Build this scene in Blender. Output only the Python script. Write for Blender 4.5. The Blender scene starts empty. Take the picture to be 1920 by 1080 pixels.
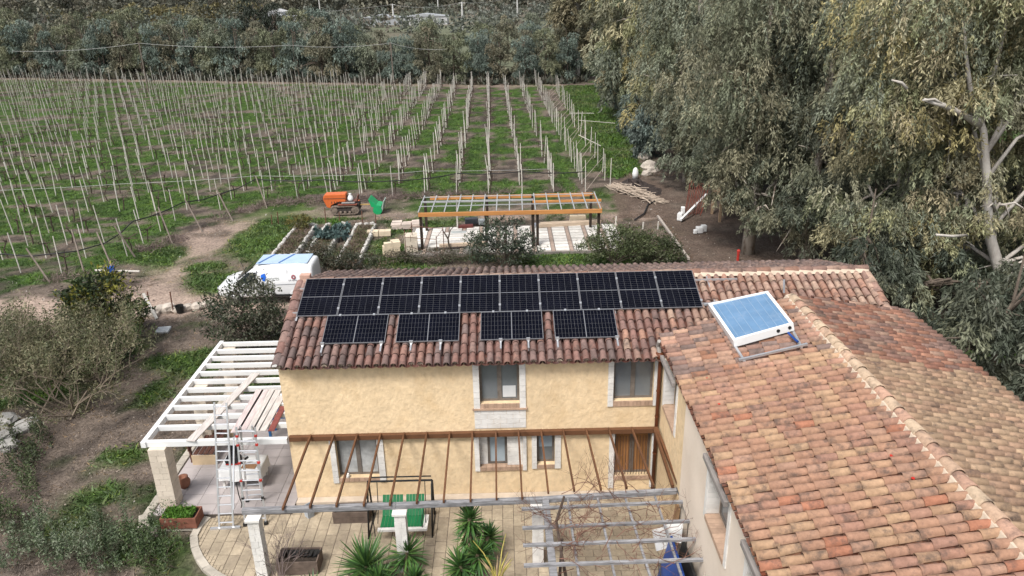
import bpy, math, random
import numpy as np
from mathutils import Matrix, Vector
random.seed(7)
rng = np.random.default_rng(7)
sc = bpy.context.scene
COL = sc.collection

# ------------------------------------------------------------------ camera
FPX, PITCH, ROLL, YAW, CAMZ = 1420.0, math.radians(22), math.radians(-1.2), math.radians(-0.3), 13.84
_F = np.array([0, math.cos(PITCH), -math.sin(PITCH)]); _U = np.array([0, math.sin(PITCH), math.cos(PITCH)]); _R = np.array([1., 0, 0])
_R2 = _R*math.cos(ROLL)+_U*math.sin(ROLL); _U2 = _U*math.cos(ROLL)-_R*math.sin(ROLL)
_Zr = np.array([[math.cos(YAW), -math.sin(YAW), 0], [math.sin(YAW), math.cos(YAW), 0], [0, 0, 1]])
CF, CR, CU = _Zr@_F, _Zr@_R2, _Zr@_U2
CP = np.array([0, 0, CAMZ])
cam_d = bpy.data.cameras.new('camera'); cam = bpy.data.objects.new('camera', cam_d); COL.objects.link(cam)
cam.matrix_world = Matrix(((CR[0], CU[0], -CF[0], CP[0]), (CR[1], CU[1], -CF[1], CP[1]), (CR[2], CU[2], -CF[2], CP[2]), (0, 0, 0, 1)))
cam_d.sensor_width = 36; cam_d.lens = FPX/1920*36; cam_d.clip_end = 6000; cam_d.clip_start = .1
sc.camera = cam

# ------------------------------------------------------------------ sky, sun, exposure
SUN = Vector((-.30, -.46, .84)).normalized()
w = bpy.data.worlds.new('World'); sc.world = w; w.use_nodes = True
nt = w.node_tree; nt.nodes.clear()
o_ = nt.nodes.new('ShaderNodeOutputWorld'); bg = nt.nodes.new('ShaderNodeBackground'); sky = nt.nodes.new('ShaderNodeTexSky')
sky.sky_type = 'NISHITA'; sky.sun_disc = False
sky.sun_elevation = math.asin(SUN.z); sky.sun_rotation = math.atan2(SUN.x, SUN.y)
sky.dust_density = 3.0; sky.air_density = 1.0
hs = nt.nodes.new('ShaderNodeHueSaturation'); hs.inputs['Saturation'].default_value = .35
nt.links.new(sky.outputs[0], hs.inputs['Color']); nt.links.new(hs.outputs[0], bg.inputs[0]); nt.links.new(bg.outputs[0], o_.inputs[0])
bg.inputs[1].default_value = .08
sl = bpy.data.lights.new('sun', 'SUN'); sl.energy = 1.5; sl.angle = math.radians(16); sl.color = (1, .96, .9)
so = bpy.data.objects.new('sun', sl); COL.objects.link(so); so.rotation_euler = (-SUN).to_track_quat('-Z', 'Y').to_euler(); so.location = SUN*60
vs = sc.view_settings
vs.view_transform = 'Standard'; vs.look = 'None'; vs.gamma = 1; vs.exposure = 1.16; vs.use_curve_mapping = False
sc.cycles.use_denoising = True
sc.cycles.max_bounces = 6; sc.cycles.diffuse_bounces = 1; sc.cycles.transparent_max_bounces = 6
sc.cycles.use_adaptive_sampling = True

# ------------------------------------------------------------------ layout helpers (a picture point seen on a plane of the place)
def ray(x, y): return CF*FPX+CR*(x-960)-CU*(y-540)
def P(x, y, z=0.):
    d = ray(x, y); return CP+d*(z-CP[2])/d[2]
def PY(x, y, Y):
    d = ray(x, y); return CP+d*(Y/d[1])
def PX(x, y, X):
    d = ray(x, y); return CP+d*(X/d[0])
def proj(p):
    d = np.asarray(p, float)-CP; z = d@CF
    return 960+FPX*(d@CR)/z, 540-FPX*(d@CU)/z

# ------------------------------------------------------------------ materials
def lin(r, g, b, k=1.0):
    f = lambda c: ((c/255+.055)/1.055)**2.4 if c > 10 else c/255/12.92
    return (f(r)*k, f(g)*k, f(b)*k)
def M(name, col=None, rough=.8, var=.25, scale=3., bump=0., bscale=30., metal=0., spec=.3, attr=False, dirt=None, dscale=2., damt=.5, dsharp=.12, ovar=0., var2=0., scale2=40., trans=0., coat=0., stretch=None, ramp=None):
    m = bpy.data.materials.new(name); m.use_nodes = True; t = m.node_tree; N = t.nodes; L = t.links
    b = N['Principled BSDF']; b.inputs['Roughness'].default_value = rough; b.inputs['Metallic'].default_value = metal
    b.inputs['Specular IOR Level'].default_value = spec
    if coat: b.inputs['Coat Weight'].default_value = coat; b.inputs['Coat Roughness'].default_value = .08
    g = N.new('ShaderNodeNewGeometry'); pos = g.outputs['Position']
    if stretch:
        mp = N.new('ShaderNodeMapping'); mp.inputs['Scale'].default_value = stretch; L.new(pos, mp.inputs['Vector']); pos = mp.outputs[0]
    def noise(s, det=4, r=.55):
        n = N.new('ShaderNodeTexNoise'); n.inputs['Scale'].default_value = s; n.inputs['Detail'].default_value = det; n.inputs['Roughness'].default_value = r
        L.new(pos, n.inputs['Vector']); return n
    def mul(c, fac_out, lo, hi):
        mr = N.new('ShaderNodeMapRange'); mr.inputs[1].default_value = .25; mr.inputs[2].default_value = .75; mr.inputs[3].default_value = lo; mr.inputs[4].default_value = hi
        L.new(fac_out, mr.inputs[0])
        mx = N.new('ShaderNodeMix'); mx.data_type = 'RGBA'; mx.blend_type = 'MULTIPLY'; mx.inputs[0].default_value = 1
        if isinstance(c, tuple): mx.inputs[6].default_value = (*c, 1)
        else: L.new(c, mx.inputs[6])
        L.new(mr.outputs[0], mx.inputs[7]); return mx.outputs[2]
    if attr:
        a = N.new('ShaderNodeAttribute'); a.attribute_name = 'Col'; c = a.outputs['Color']
    else: c = tuple(col)
    if var: c = mul(c, noise(scale).outputs['Fac'], 1-var, 1+var)
    if var2: c = mul(c, noise(scale2, 3, .6).outputs['Fac'], 1-var2, 1+var2)
    if ovar:
        oi = N.new('ShaderNodeObjectInfo'); mr = N.new('ShaderNodeMapRange'); mr.inputs[3].default_value = .25+0; mr.inputs[4].default_value = .75
        L.new(oi.outputs['Random'], mr.inputs[0]); c = mul(c, mr.outputs[0], 1-ovar, 1+ovar)
    if dirt:
        n = noise(dscale, 6, .65); mr = N.new('ShaderNodeMapRange'); mr.inputs[1].default_value = .5; mr.inputs[2].default_value = .5+dsharp*2; mr.inputs[4].default_value = damt
        L.new(n.outputs['Fac'], mr.inputs[0]); mx = N.new('ShaderNodeMix'); mx.data_type = 'RGBA'
        L.new(mr.outputs[0], mx.inputs[0])
        if isinstance(c, tuple): mx.inputs[6].default_value = (*c, 1)
        else: L.new(c, mx.inputs[6])
        mx.inputs[7].default_value = (*dirt, 1); c = mx.outputs[2]
    if isinstance(c, tuple): b.inputs['Base Color'].default_value = (*c, 1)
    else: L.new(c, b.inputs['Base Color'])
    if bump:
        n = noise(bscale, 5, .6); bp = N.new('ShaderNodeBump'); bp.inputs['Strength'].default_value = 1.; bp.inputs['Distance'].default_value = bump
        L.new(n.outputs['Fac'], bp.inputs['Height']); L.new(bp.outputs[0], b.inputs['Normal'])
    if trans:
        tr = N.new('ShaderNodeBsdfTranslucent'); ms = N.new('ShaderNodeMixShader'); ms.inputs[0].default_value = trans
        if isinstance(c, tuple): tr.inputs[0].default_value = (*c, 1)
        else: L.new(c, tr.inputs[0])
        L.new(b.outputs[0], ms.inputs[1]); L.new(tr.outputs[0], ms.inputs[2]); L.new(ms.outputs[0], N['Material Output'].inputs[0])
    return m

# ------------------------------------------------------------------ mesh helpers
class MB:
    def __init__(s): s.v = []; s.f = []; s.c = None
    def add(s, vs, fs):
        n = len(s.v); s.v += [tuple(map(float, p)) for p in vs]; s.f += [tuple(i+n for i in f) for f in fs]; return s
    def box(s, x0, x1, y0, y1, z0, z1):
        return s.add([(x0, y0, z0), (x1, y0, z0), (x1, y1, z0), (x0, y1, z0), (x0, y0, z1), (x1, y0, z1), (x1, y1, z1), (x0, y1, z1)],
                     [(0, 3, 2, 1), (4, 5, 6, 7), (0, 1, 5, 4), (1, 2, 6, 5), (2, 3, 7, 6), (3, 0, 4, 7)])
    def obox(s, c, sx, sy, sz, rz=0., rx=0., ry=0.):
        m = Matrix.Translation(c) @ Matrix.Rotation(rz, 4, 'Z') @ Matrix.Rotation(ry, 4, 'Y') @ Matrix.Rotation(rx, 4, 'X')
        vs = [m @ Vector((a*sx/2, b*sy/2, d*sz/2)) for a, b, d in ((-1, -1, -1), (1, -1, -1), (1, 1, -1), (-1, 1, -1), (-1, -1, 1), (1, -1, 1), (1, 1, 1), (-1, 1, 1))]
        return s.add(vs, [(0, 3, 2, 1), (4, 5, 6, 7), (0, 1, 5, 4), (1, 2, 6, 5), (2, 3, 7, 6), (3, 0, 4, 7)])
    def bar(s, p0, p1, w_, h_, up=(0, 0, 1)):
        p0 = Vector(p0); p1 = Vector(p1); d = (p1-p0).normalized(); u = Vector(up)
        if abs(d.dot(u)) > .98: u = Vector((0, 1, 0))
        x = d.cross(u).normalized(); y = x.cross(d).normalized()
        vs = [p+x*a*w_/2+y*b*h_/2 for p in (p0, p1) for a, b in ((-1, -1), (1, -1), (1, 1), (-1, 1))]
        return s.add(vs, [(0, 1, 2, 3), (7, 6, 5, 4), (0, 4, 5, 1), (1, 5, 6, 2), (2, 6, 7, 3), (3, 7, 4, 0)])
    def tube(s, pts, r, n=6, cap=True):
        pts = [Vector(p) for p in pts]; k = len(pts); rr = r if isinstance(r, (list, tuple)) else [r]*k
        vs = []; prev = None
        for i, p in enumerate(pts):
            d = (pts[min(i+1, k-1)]-pts[max(i-1, 0)]).normalized()
            if prev is None:
                u = Vector((0, 0, 1)) if abs(d.z) < .9 else Vector((1, 0, 0)); x = d.cross(u).normalized()
            else: x = (prev-d*prev.dot(d)).normalized()
            prev = x; y = d.cross(x)
            vs += [p+(x*math.cos(2*math.pi*j/n)+y*math.sin(2*math.pi*j/n))*rr[i] for j in range(n)]
        fs = [(i*n+j, i*n+(j+1) % n, (i+1)*n+(j+1) % n, (i+1)*n+j) for i in range(k-1) for j in range(n)]
        if cap: fs += [tuple(reversed(range(n))), tuple((k-1)*n+j for j in range(n))]
        return s.add(vs, fs)
    def lathe(s, c, prof, n=14, axis='Z'):
        vs = []
        for r, h in prof:
            for j in range(n):
                a = 2*math.pi*j/n; p = (r*math.cos(a), r*math.sin(a), h)
                if axis == 'Y': p = (p[0], p[2], p[1])
                if axis == 'X': p = (p[2], p[0], p[1])
                vs.append((c[0]+p[0], c[1]+p[1], c[2]+p[2]))
        k = len(prof)
        fs = [(i*n+j, i*n+(j+1) % n, (i+1)*n+(j+1) % n, (i+1)*n+j) for i in range(k-1) for j in range(n)]
        fs += [tuple(reversed(range(n))), tuple((k-1)*n+j for j in range(n))]
        return s.add(vs, fs)
    def prism(s, poly, d0, d1, axis='Y'):
        """poly in (a,b); axis Y: a=x b=z ; axis Z: a=x b=y ; axis X: a=y b=z"""
        def q(a, b, d): return (a, d, b) if axis == 'Y' else ((a, b, d) if axis == 'Z' else (d, a, b))
        n = len(poly); vs = [q(a, b, d0) for a, b in poly]+[q(a, b, d1) for a, b in poly]
        return s.add(vs, [tuple(range(n)), tuple(range(2*n-1, n-1, -1))]+[((i+1) % n, i, n+i, n+(i+1) % n) for i in range(n)])
    def mesh(s, name, mat, smooth=False, col=None):
        me = bpy.data.meshes.new(name); me.from_pydata(s.v, [], s.f); me.materials.append(mat)
        if smooth:
            me.polygons.foreach_set('use_smooth', [True]*len(me.polygons))
        if col is not None:
            a = me.color_attributes.new('Col', 'FLOAT_COLOR', 'POINT'); a.data.foreach_set('color', np.tile(np.array([*col, 1.], np.float32), len(s.v)))
        me.update(); return me
    def build(s, name, mat, parent=None, smooth=False, bevel=0., col=None):
        o = bpy.data.objects.new(name, s.mesh(name, mat, smooth, col)); COL.objects.link(o)
        if parent is not None: adopt(o, parent)
        if bevel:
            bm = o.modifiers.new('bevel', 'BEVEL'); bm.width = bevel; bm.segments = 2; bm.limit_method = 'ANGLE'
        return o
ROOTLOC = {}
def adopt(o, parent):
    o.parent = parent
    if parent.name in ROOTLOC: o.matrix_parent_inverse = Matrix.Translation(-ROOTLOC[parent.name])
def tag(o, label=None, cat=None, group=None, kind=None):
    if label: o['label'] = label
    if cat: o['category'] = cat
    if group: o['group'] = group
    if kind: o['kind'] = kind
    return o
def thing(name, label, cat, loc=(0, 0, 0), group=None, local=False, rz=0.):
    o = bpy.data.objects.new(name, None); COL.objects.link(o); o.location = loc; o.rotation_euler = (0, 0, rz); o.empty_display_size = .2
    tag(o, label, cat, group)
    if not local: ROOTLOC[o.name] = Vector(loc)
    return o
def inst(name, me, mat4, parent=None):
    o = bpy.data.objects.new(name, me); COL.objects.link(o); o.matrix_basis = mat4
    if parent is not None: adopt(o, parent)
    return o
def copy_tree(o, parent=None):
    c = o.copy(); COL.objects.link(c)
    if parent is not None: c.parent = parent
    for ch in list(o.children): copy_tree(ch, c)
    return c
def fast(name, V, Fq, mat, col=None, parent=None, smooth=False):
    """numpy mesh; Fq (m,k) faces, col (n,3) per vertex"""
    me = bpy.data.meshes.new(name); n = len(V); m, k = Fq.shape
    me.vertices.add(n); me.vertices.foreach_set('co', np.ascontiguousarray(V, np.float32).ravel())
    me.loops.add(m*k); me.loops.foreach_set('vertex_index', np.ascontiguousarray(Fq, np.int32).ravel())
    me.polygons.add(m); me.polygons.foreach_set('loop_start', np.arange(0, m*k, k, dtype=np.int32)); me.polygons.foreach_set('loop_total', np.full(m, k, np.int32))
    if smooth: me.polygons.foreach_set('use_smooth', np.ones(m, bool))
    me.materials.append(mat)
    me.update(calc_edges=True)
    if col is not None:
        a = me.color_attributes.new('Col', 'FLOAT_COLOR', 'POINT')
        a.data.foreach_set('color', np.concatenate([col, np.ones((n, 1))], 1).astype(np.float32).ravel())
    o = bpy.data.objects.new(name, me); COL.objects.link(o)
    if parent is not None: adopt(o, parent)
    return o
def unit(a): return a/np.maximum(np.linalg.norm(a, axis=-1, keepdims=True), 1e-9)
def leafmesh(C, D, ln, wd, col):
    """diamond leaves: C base (n,3), D unit direction, ln, wd (n,)"""
    n = len(C); side = unit(np.cross(D, rng.normal(size=(n, 3))))*wd[:, None]*.5
    a = C; b = C+D*(ln*.45)[:, None]+side; c = C+D*ln[:, None]; d = C+D*(ln*.45)[:, None]-side
    V = np.stack([a, b, c, d], 1).reshape(-1, 3); Fq = np.arange(4*n).reshape(n, 4)
    return V, Fq, np.repeat(col, 4, 0)
def blademesh(C, D, ln, wd, col):
    n = len(C); side = unit(np.cross(D, rng.normal(size=(n, 3))))*wd[:, None]*.5
    V = np.stack([C-side, C+side, C+D*ln[:, None]], 1).reshape(-1, 3); return V, np.arange(3*n).reshape(n, 3), np.repeat(col, 3, 0)
def pick(pal, n, jit=.18):
    pal = np.array(pal); i = rng.integers(0, len(pal), n); return pal[i]*(1+rng.uniform(-jit, jit, (n, 1)))
# value noise for the ground
def vnoise(x, y, s, seed):
    r = np.random.default_rng(seed); T = r.random((256, 256)); x = x/s; y = y/s
    xi = np.floor(x).astype(int); yi = np.floor(y).astype(int); fx = x-xi; fy = y-yi; fx = fx*fx*(3-2*fx); fy = fy*fy*(3-2*fy)
    g = lambda i, j: T[i % 256, j % 256]
    return (g(xi, yi)*(1-fx)+g(xi+1, yi)*fx)*(1-fy)+(g(xi, yi+1)*(1-fx)+g(xi+1, yi+1)*fx)*fy
def fbm(x, y, s, seed, o=4):
    v = 0; a = .5; t = 0
    for k in range(o): v = v+a*vnoise(x, y, s/2**k, seed+k); t += a; a *= .55
    return v/t
def sstep(a, b, x):
    t = np.clip((x-a)/(b-a), 0, 1); return t*t*(3-2*t)
def dline(x, y, pts):
    d = np.full(np.shape(x), 1e9)
    for (x0, y0), (x1, y1) in zip(pts[:-1], pts[1:]):
        vx, vy = x1-x0, y1-y0; t = np.clip(((x-x0)*vx+(y-y0)*vy)/(vx*vx+vy*vy), 0, 1)
        d = np.minimum(d, np.hypot(x-x0-t*vx, y-y0-t*vy))
    return d
def inpoly(x, y, poly):
    r = np.zeros(np.shape(x), bool); n = len(poly)
    for i in range(n):
        x0, y0 = poly[i]; x1, y1 = poly[(i+1) % n]
        if y0 == y1: continue
        r ^= ((y0 > y) != (y1 > y)) & (x < (x1-x0)*(y-y0)/(y1-y0)+x0)
    return r
# ------------------------------------------------------------------ ground
def yfront(x): return np.where(x > -17.3, 51.5+.02*(x+5), np.where(x > -21.8, 38.+(x+21.8)*(13.3/4.5), 36.2+0*x))
def yfar(x): return 110.5-np.minimum(x, 0)*.29
TRACK = [(-60, 36), (-40, 35.2), (-24.8, 32.9), (-20.5, 32.6), (-17, 33.2), (-14.5, 33.6), (-10, 34)]
TRACK2 = [(-16.8, 34.2), (-17.9, 38), (-17.6, 42), (-17.2, 45), (-16.0, 48.6), (-12, 48.6), (-8.5, 48.0), (-3, 47.2), (3, 47.6), (8.5, 46.8)]
DIRTR = [(7.5, 52.5), (7, 45.6), (9.3, 45.6), (9.5, 36), (14, 33), (19, 35), (17, 45), (13, 49), (11, 55), (9.5, 58)]
def ground_z(x, y):
    near = (y < 160)
    z = (fbm(x, y, 1.6, 31, 3)-.5)*.12*near
    d1 = np.minimum(dline(x, y, TRACK), dline(x, y, TRACK2)); z = z-.05*sstep(2.0, .6, d1)
    flat = sstep(1.5, .3, np.maximum(np.maximum(-10.6-x, x-12), np.maximum(13.2-y, y-26)))      # level building plot
    flat = np.maximum(flat, sstep(1.0, .2, np.maximum(np.maximum(-6-x, x-6.4), np.maximum(39-y, y-44.6))))
    return z*(1-flat)-.05*flat-.03
def ground_col(x, y):
    n1 = fbm(x, y, 5., 3); n2 = fbm(x, y, 1.1, 9); n3 = fbm(x, y, .5, 15, 3); n4 = fbm(x, y, 14., 21)
    dry = np.array([.165, .132, .108]); dry2 = np.array([.066, .054, .046]); green = np.array([.058, .110, .021]); dgreen = np.array([.036, .068, .017]); dirt = np.array([.36, .275, .225]); ddirt = np.array([.125, .092, .074])
    mix = lambda a, b, t: a*(1-t[..., None])+b*t[..., None]
    g = green*np.ones(x.shape+(1,)); g = mix(g, dgreen*np.ones(x.shape+(1,)), sstep(.4, .65, n3))
    br = mix(dry*np.ones(x.shape+(1,)), dry2*np.ones(x.shape+(1,)), sstep(.38, .62, .55*n2+.45*n3))
    # amount of green
    vine = (y > yfront(x)) & (y < yfar(x)+1) & (x < 5.2)
    xr = (x+.017*(y-52)-3.38)/2.27; ph = np.abs(xr-np.round(xr))*2     # 0 on a row, 1 between rows
    nA = fbm(x*.55, y*1.25, 1.5, 51, 4); gv = .30*n1+.62*nA+.08*n3+.13*(ph-.55)*sstep(-34, 4, x)
    gv = gv+.03*(x < -12)+.03*sstep(70, 50, y)
    am = sstep(.43, .56, gv)*.96
    lawn = .55*n1+.25*n2+.2*n4
    for (cx, cy, sx_, sy_, am_) in ((-12.2, 27.2, 2.4, 1.3, .16), (-14.5, 20.3, 1.6, .9, .13), (-12.2, 20.6, 1.2, .6, .12), (-12.6, 17.6, .8, 1.2, .14), (-9.6, 16.2, .7, .6, .14), (-13.6, 18.7, 1.3, .5, .10), (-17.2, 29.0, 1.6, 1.6, .1), (2.5, 38.2, 2.5, .6, .2), (-6.5, 40.5, 1.6, 3.2, .12), (-12.6, 47.0, 2.0, .8, .12), (-14.5, 42.5, 1.4, 3.2, .16), (-13.2, 36.2, 1.6, 1.2, .14)):
        lawn = lawn+am_*np.exp(-((x-cx)/sx_)**2-((y-cy)/sy_)**2)
    lawn = lawn+.14*(n3-.5)
    al = sstep(.465, .60, lawn+.025*((y > 37) & (y < 47)))*.9
    a = np.where(vine, am, al)
    strip = inpoly(x, y, [(7.8, 56), (10.2, 56.5), (11.4, 70), (13, 110), (7.2, 110), (7.8, 74)])
    a = np.where(strip, np.maximum(a, .72+.28*sstep(.3, .6, n2)), a)
    far = y > yfar(x)+16
    c = mix(br, g, np.clip(a, 0, 1))
    c = np.where(far[..., None], mix(np.array([.14, .15, .10])*np.ones(x.shape+(1,)), np.array([.16, .14, .11])*np.ones(x.shape+(1,)), sstep(.4, .6, fbm(x, y, 60., 77, 3))), c)
    bn = .9*(n2-.5)+1.1*(n1-.5)
    t1 = sstep(1.9, 1.0, dline(x, y, TRACK)+bn*1.6); t2 = sstep(1.7, .4, dline(x, y, TRACK2)+bn*3.4)*.85
    t2 = t2*np.where(y > 46.6, .62, 1.)*sstep(.30, .52, .6*n2+.4*fbm(x, y, 2.6, 63))
    t3 = inpoly(x, y, DIRTR)*sstep(.28, .45, .5*n1+.5*n2)
    c = mix(c, dirt*np.ones(x.shape+(1,))*(.8+.4*n3[..., None]), np.clip(np.maximum(t1, t2), 0, 1))
    c = mix(c, ddirt*np.ones(x.shape+(1,))*(.75+.5*n3[..., None]), np.clip(t3, 0, 1)*.9)
    edge = sstep(3.0, .5, np.abs(y-yfar(x)-1.5)+bn*2)*(x < 9)
    c = mix(c, np.array([.25, .195, .16])*np.ones(x.shape+(1,)), edge*.8)
    return c
def spaced(lo, hi, st, out_lo, out_hi, g=1.18):
    a = list(np.arange(lo, hi+1e-6, st)); s = st
    while a[-1] < out_hi: s *= g; a.append(a[-1]+s)
    s = st; b = [lo]
    while b[-1] > out_lo: s *= g; b.append(b[-1]-s)
    return np.array(b[:0:-1]+a)
gx = spaced(-34, 20, .36, -3000, 3000, 1.055)
gy = np.concatenate([spaced(13, 60, .36, -60, 60), ])
gy = np.concatenate([gy[gy <= 60], np.arange(60.7, 150, .75), spaced(150, 152, 1.2, 150, 5000, 1.12)[0:]])
gy = np.unique(np.round(gy, 3))
GX, GY = np.meshgrid(gx, gy); GZ = ground_z(GX, GY)
nx, ny = len(gx), len(gy); idx = np.arange(nx*ny).reshape(ny, nx)
gm = M('ground_soil_and_grass', attr=True, rough=.95, var=.18, scale=1.7, var2=.45, scale2=9., bump=.07, bscale=9., spec=.1)
go = fast('ground', np.stack([GX, GY, GZ], -1).reshape(-1, 3), np.stack([idx[:-1, :-1], idx[:-1, 1:], idx[1:, 1:], idx[1:, :-1]], -1).reshape(-1, 4), gm, ground_col(GX, GY).reshape(-1, 3), smooth=True)
tag(go, kind='structure')

# ------------------------------------------------------------------ leafy material kinds
leafM = M('leaf', attr=True, rough=.55, var=.12, scale=.6, spec=.35, trans=.18)
twigM = M('dry_twig', (.13, .095, .07), rough=.9, var=.3, scale=5)
barkM = M('eucalyptus_bark', (.46, .41, .35), rough=.9, var=.4, scale=2.5, bump=.06, bscale=7, dirt=(.19, .135, .10), dscale=3.0, damt=.9, dsharp=.06, stretch=(1, 1, .3))
darkbarkM = M('dark_bark', (.12, .095, .075), rough=.9, var=.3, scale=6, bump=.02, bscale=20)

# ------------------------------------------------------------------ weeds and grass: nobody could count them
def vis(p, m=60):
    d = p-CP; z = d@CF; u = 960+FPX*(d@CR)/z; v = 540-FPX*(d@CU)/z
    return (u > -m) & (u < 1920+m) & (v > -m) & (v < 1080+m)
def tufts(pts, size, nb, pal, up=.8, wd=.25, jit=.25):
    n = len(pts); C = np.repeat(pts, nb, 0)+np.c_[rng.normal(size=(n*nb, 2))*np.repeat(size, nb)[:, None]*.45, np.zeros(n*nb)]
    D = unit(np.c_[rng.normal(size=(n*nb, 2)), np.abs(rng.normal(size=n*nb))*up+.25]); s = np.repeat(size, nb)*rng.uniform(.6, 1.3, n*nb)
    col = np.repeat(pick(pal, n, jit), nb, 0)*rng.uniform(.75, 1.25, (n*nb, 1)); return leafmesh(C, D, s, s*wd, col)
def scatter(n, x0, x1, y0, y1, test):
    x = rng.uniform(x0, x1, n); y = rng.uniform(y0, y1, n); k = test(x, y); x = x[k]; y = y[k]
    p = np.c_[x, y, ground_z(x, y)]; return p[vis(p)]
def carpet(name, label, n, x0, x1, y0, y1, test, s0, s1, nb, cat, boost=1.55):
    """blades that take the colour of the ground they grow from"""
    pts = scatter(n, x0, x1, y0, y1, test); c = ground_col(pts[:, 0], pts[:, 1]); gr = sstep(.95, 1.35, c[:, 1]/c[:, 0]); bare = (c[:, 0] > .24) & (gr < .5)
    keep = (~bare) & (rng.random(len(pts)) < .75+.25*gr); pts, c, gr = pts[keep], c[keep], gr[keep]; m = len(pts)
    size = rng.uniform(s0, s1, m)*(.75+.5*gr); C = np.repeat(pts, nb, 0)+np.c_[rng.normal(size=(m*nb, 2))*np.repeat(size, nb)[:, None]*.8, np.zeros(m*nb)]
    D = unit(np.c_[rng.normal(size=(m*nb, 2)), np.abs(rng.normal(size=m*nb))*.5+.2]); sz = np.repeat(size, nb)*rng.uniform(.6, 1.35, m*nb); w_ = np.repeat(.16+.17*gr, nb)*sz
    tint = np.where(rng.random((m, 1)) < .18, np.array([[1.35, 1.15, .8]]), np.array([[1., 1., 1.]]))
    col = np.repeat(c*tint*boost*rng.uniform(.7, 1.3, (m, 1)), nb, 0)*rng.uniform(.75, 1.25, (m*nb, 1)); a = blademesh(C, D, sz, w_, col)
    o = fast(name, a[0], a[1], leafM, a[2]); tag(o, label, cat, kind='stuff')
carpet('vineyard_weeds', 'low green and dead brown weeds covering the vineyard ground', 88000, -52, 9, 35, 104, lambda x, y: (y > yfront(x)-1.2) & (rng.random(len(x)) < np.clip((116-y)/55, .2, 1)), .07, .16, 4, 'weeds', 1.6)
offplot = lambda x, y: ~((x > -10.5) & (x < 12) & (y > 17.2) & (y < 25)) & ~((x > -8.9) & (x < 5) & (y < 18.5)) & ~((x > -5.9) & (x < 6.3) & (y > 39.2) & (y < 44.4))
carpet('lawn_grass', 'patchy green and dry brown grass on the ground round the house', 78000, -21, 10, 13.5, 47, lambda x, y: offplot(x, y) & (y < yfront(x)), .08, .18, 4, 'grass', 1.75)
carpet('meadow_grass', 'bright green grass strip between the cane fence and the trees', 14000, 7.4, 13, 56, 110, lambda x, y: x > 7.4, .15, .3, 4, 'grass')
# litter: stones and clods too many to count
pts = scatter(5200, -26, 12, 14, 50, lambda x, y: offplot(x, y) & (y < yfront(x)+1)); m_ = len(pts); r_s = rng.uniform(.015, .05, m_)*np.where(rng.random(m_) < .06, 2.2, 1.)
tet = np.array([[1, 0, -.2], [-.6, .9, -.2], [-.5, -.9, -.2], [.1, .1, .7]]); V_ = (pts[:, None, :]+tet[None]*r_s[:, None, None]*rng.uniform(.6, 1.4, (m_, 4, 3))).reshape(-1, 3); f4 = np.array([[0, 1, 3], [1, 2, 3], [2, 0, 3]])
o = fast('loose_stones', V_, (np.arange(m_)[:, None, None]*4+f4[None]).reshape(-1, 3), leafM, np.repeat(pick([(.34, .29, .24), (.22, .18, .15), (.45, .42, .38), (.10, .08, .07)], m_), 4, 0)); tag(o, 'loose stones and clods scattered over the ground', 'stones', kind='stuff')
# dead brush along the row ends of the vineyard
hl = [(-30, 36.6), (-24.5, 36.5), (-22.3, 37.6), (-21.0, 40.4), (-19.4, 44.5), (-17.6, 49.2), (-16.2, 51.0), (-11, 51.2), (-5, 52.0), (4, 52.2)]
pts = []
for (xa, ya), (xb, yb) in zip(hl[:-1], hl[1:]):
    m_ = int(math.dist((xa, ya), (xb, yb))*26); t = rng.random(m_); q = np.c_[xa+(xb-xa)*t+rng.normal(size=m_)*.35, ya+(yb-ya)*t+rng.normal(size=m_)*.45, np.zeros(m_)]; pts.append(q[vnoise(q[:, 0], q[:, 1], 1.6, 88) > .47])
pts = np.concatenate(pts); nb = 9; m_ = len(pts); C = np.repeat(pts, nb, 0)+rng.normal(size=(m_*nb, 3))*np.array([.15, .15, .08]); C[:, 2] = np.abs(C[:, 2])
a = blademesh(C, unit(np.c_[rng.normal(size=(m_*nb, 2)), np.abs(rng.normal(size=m_*nb))]), rng.uniform(.2, .5, m_*nb), np.full(m_*nb, .03), np.repeat(pick([(.21, .155, .14), (.16, .12, .11), (.26, .2, .17)], m_), nb, 0))
o = fast('dead_brush', a[0], a[1], leafM, a[2]); tag(o, 'dead brown brush heaped along the ends of the vineyard rows', 'brush', kind='stuff')

# ------------------------------------------------------------------ vineyard stakes and vines
stakeM = M('pale_cane', (.64, .605, .55), rough=.85, var=.25, scale=3, ovar=.18, dirt=(.36, .29, .22), dscale=1.5, damt=.5)
metalwireM = M('grey_wire', (.45, .45, .44), rough=.5, var=.1, metal=.3)
hoseM = M('black_hose', (.025, .025, .028), rough=.5, var=.2)
stk = []
for k in range(-44, 2):
    x0 = 3.38+2.27*k
    if k == 1: x0 = 5.62
    for j in range(-7, 48):
        y = 52.1+2.35*j+random.uniform(-.15, .15); x = x0-.017*(y-52)+random.uniform(-.09, .09)
        if y < float(yfront(np.array(x)))+.1 or y > float(yfar(np.array(x)))+.4: continue
        u, v = proj((x, y, 1)); 
        if -30 < u < 1950 and random.random() > .05: stk.append((x, y))
        if k > -9 and random.random() < .3: stk.append((x+random.uniform(-.1, .1), y+1.17))    # doubled stakes of the right rows
for j in range(22):     # outer cane row
    y = 52.9+2.5*j; stk.append((7.5-.008*(y-53)+random.uniform(-.15, .15), y))
stk = [s for s in stk if not (s[1] < 50)] + [s for s in stk if s[1] < 50]
stk.sort(key=lambda s: s[0]**2+s[1]**2)
svar = []
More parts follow.
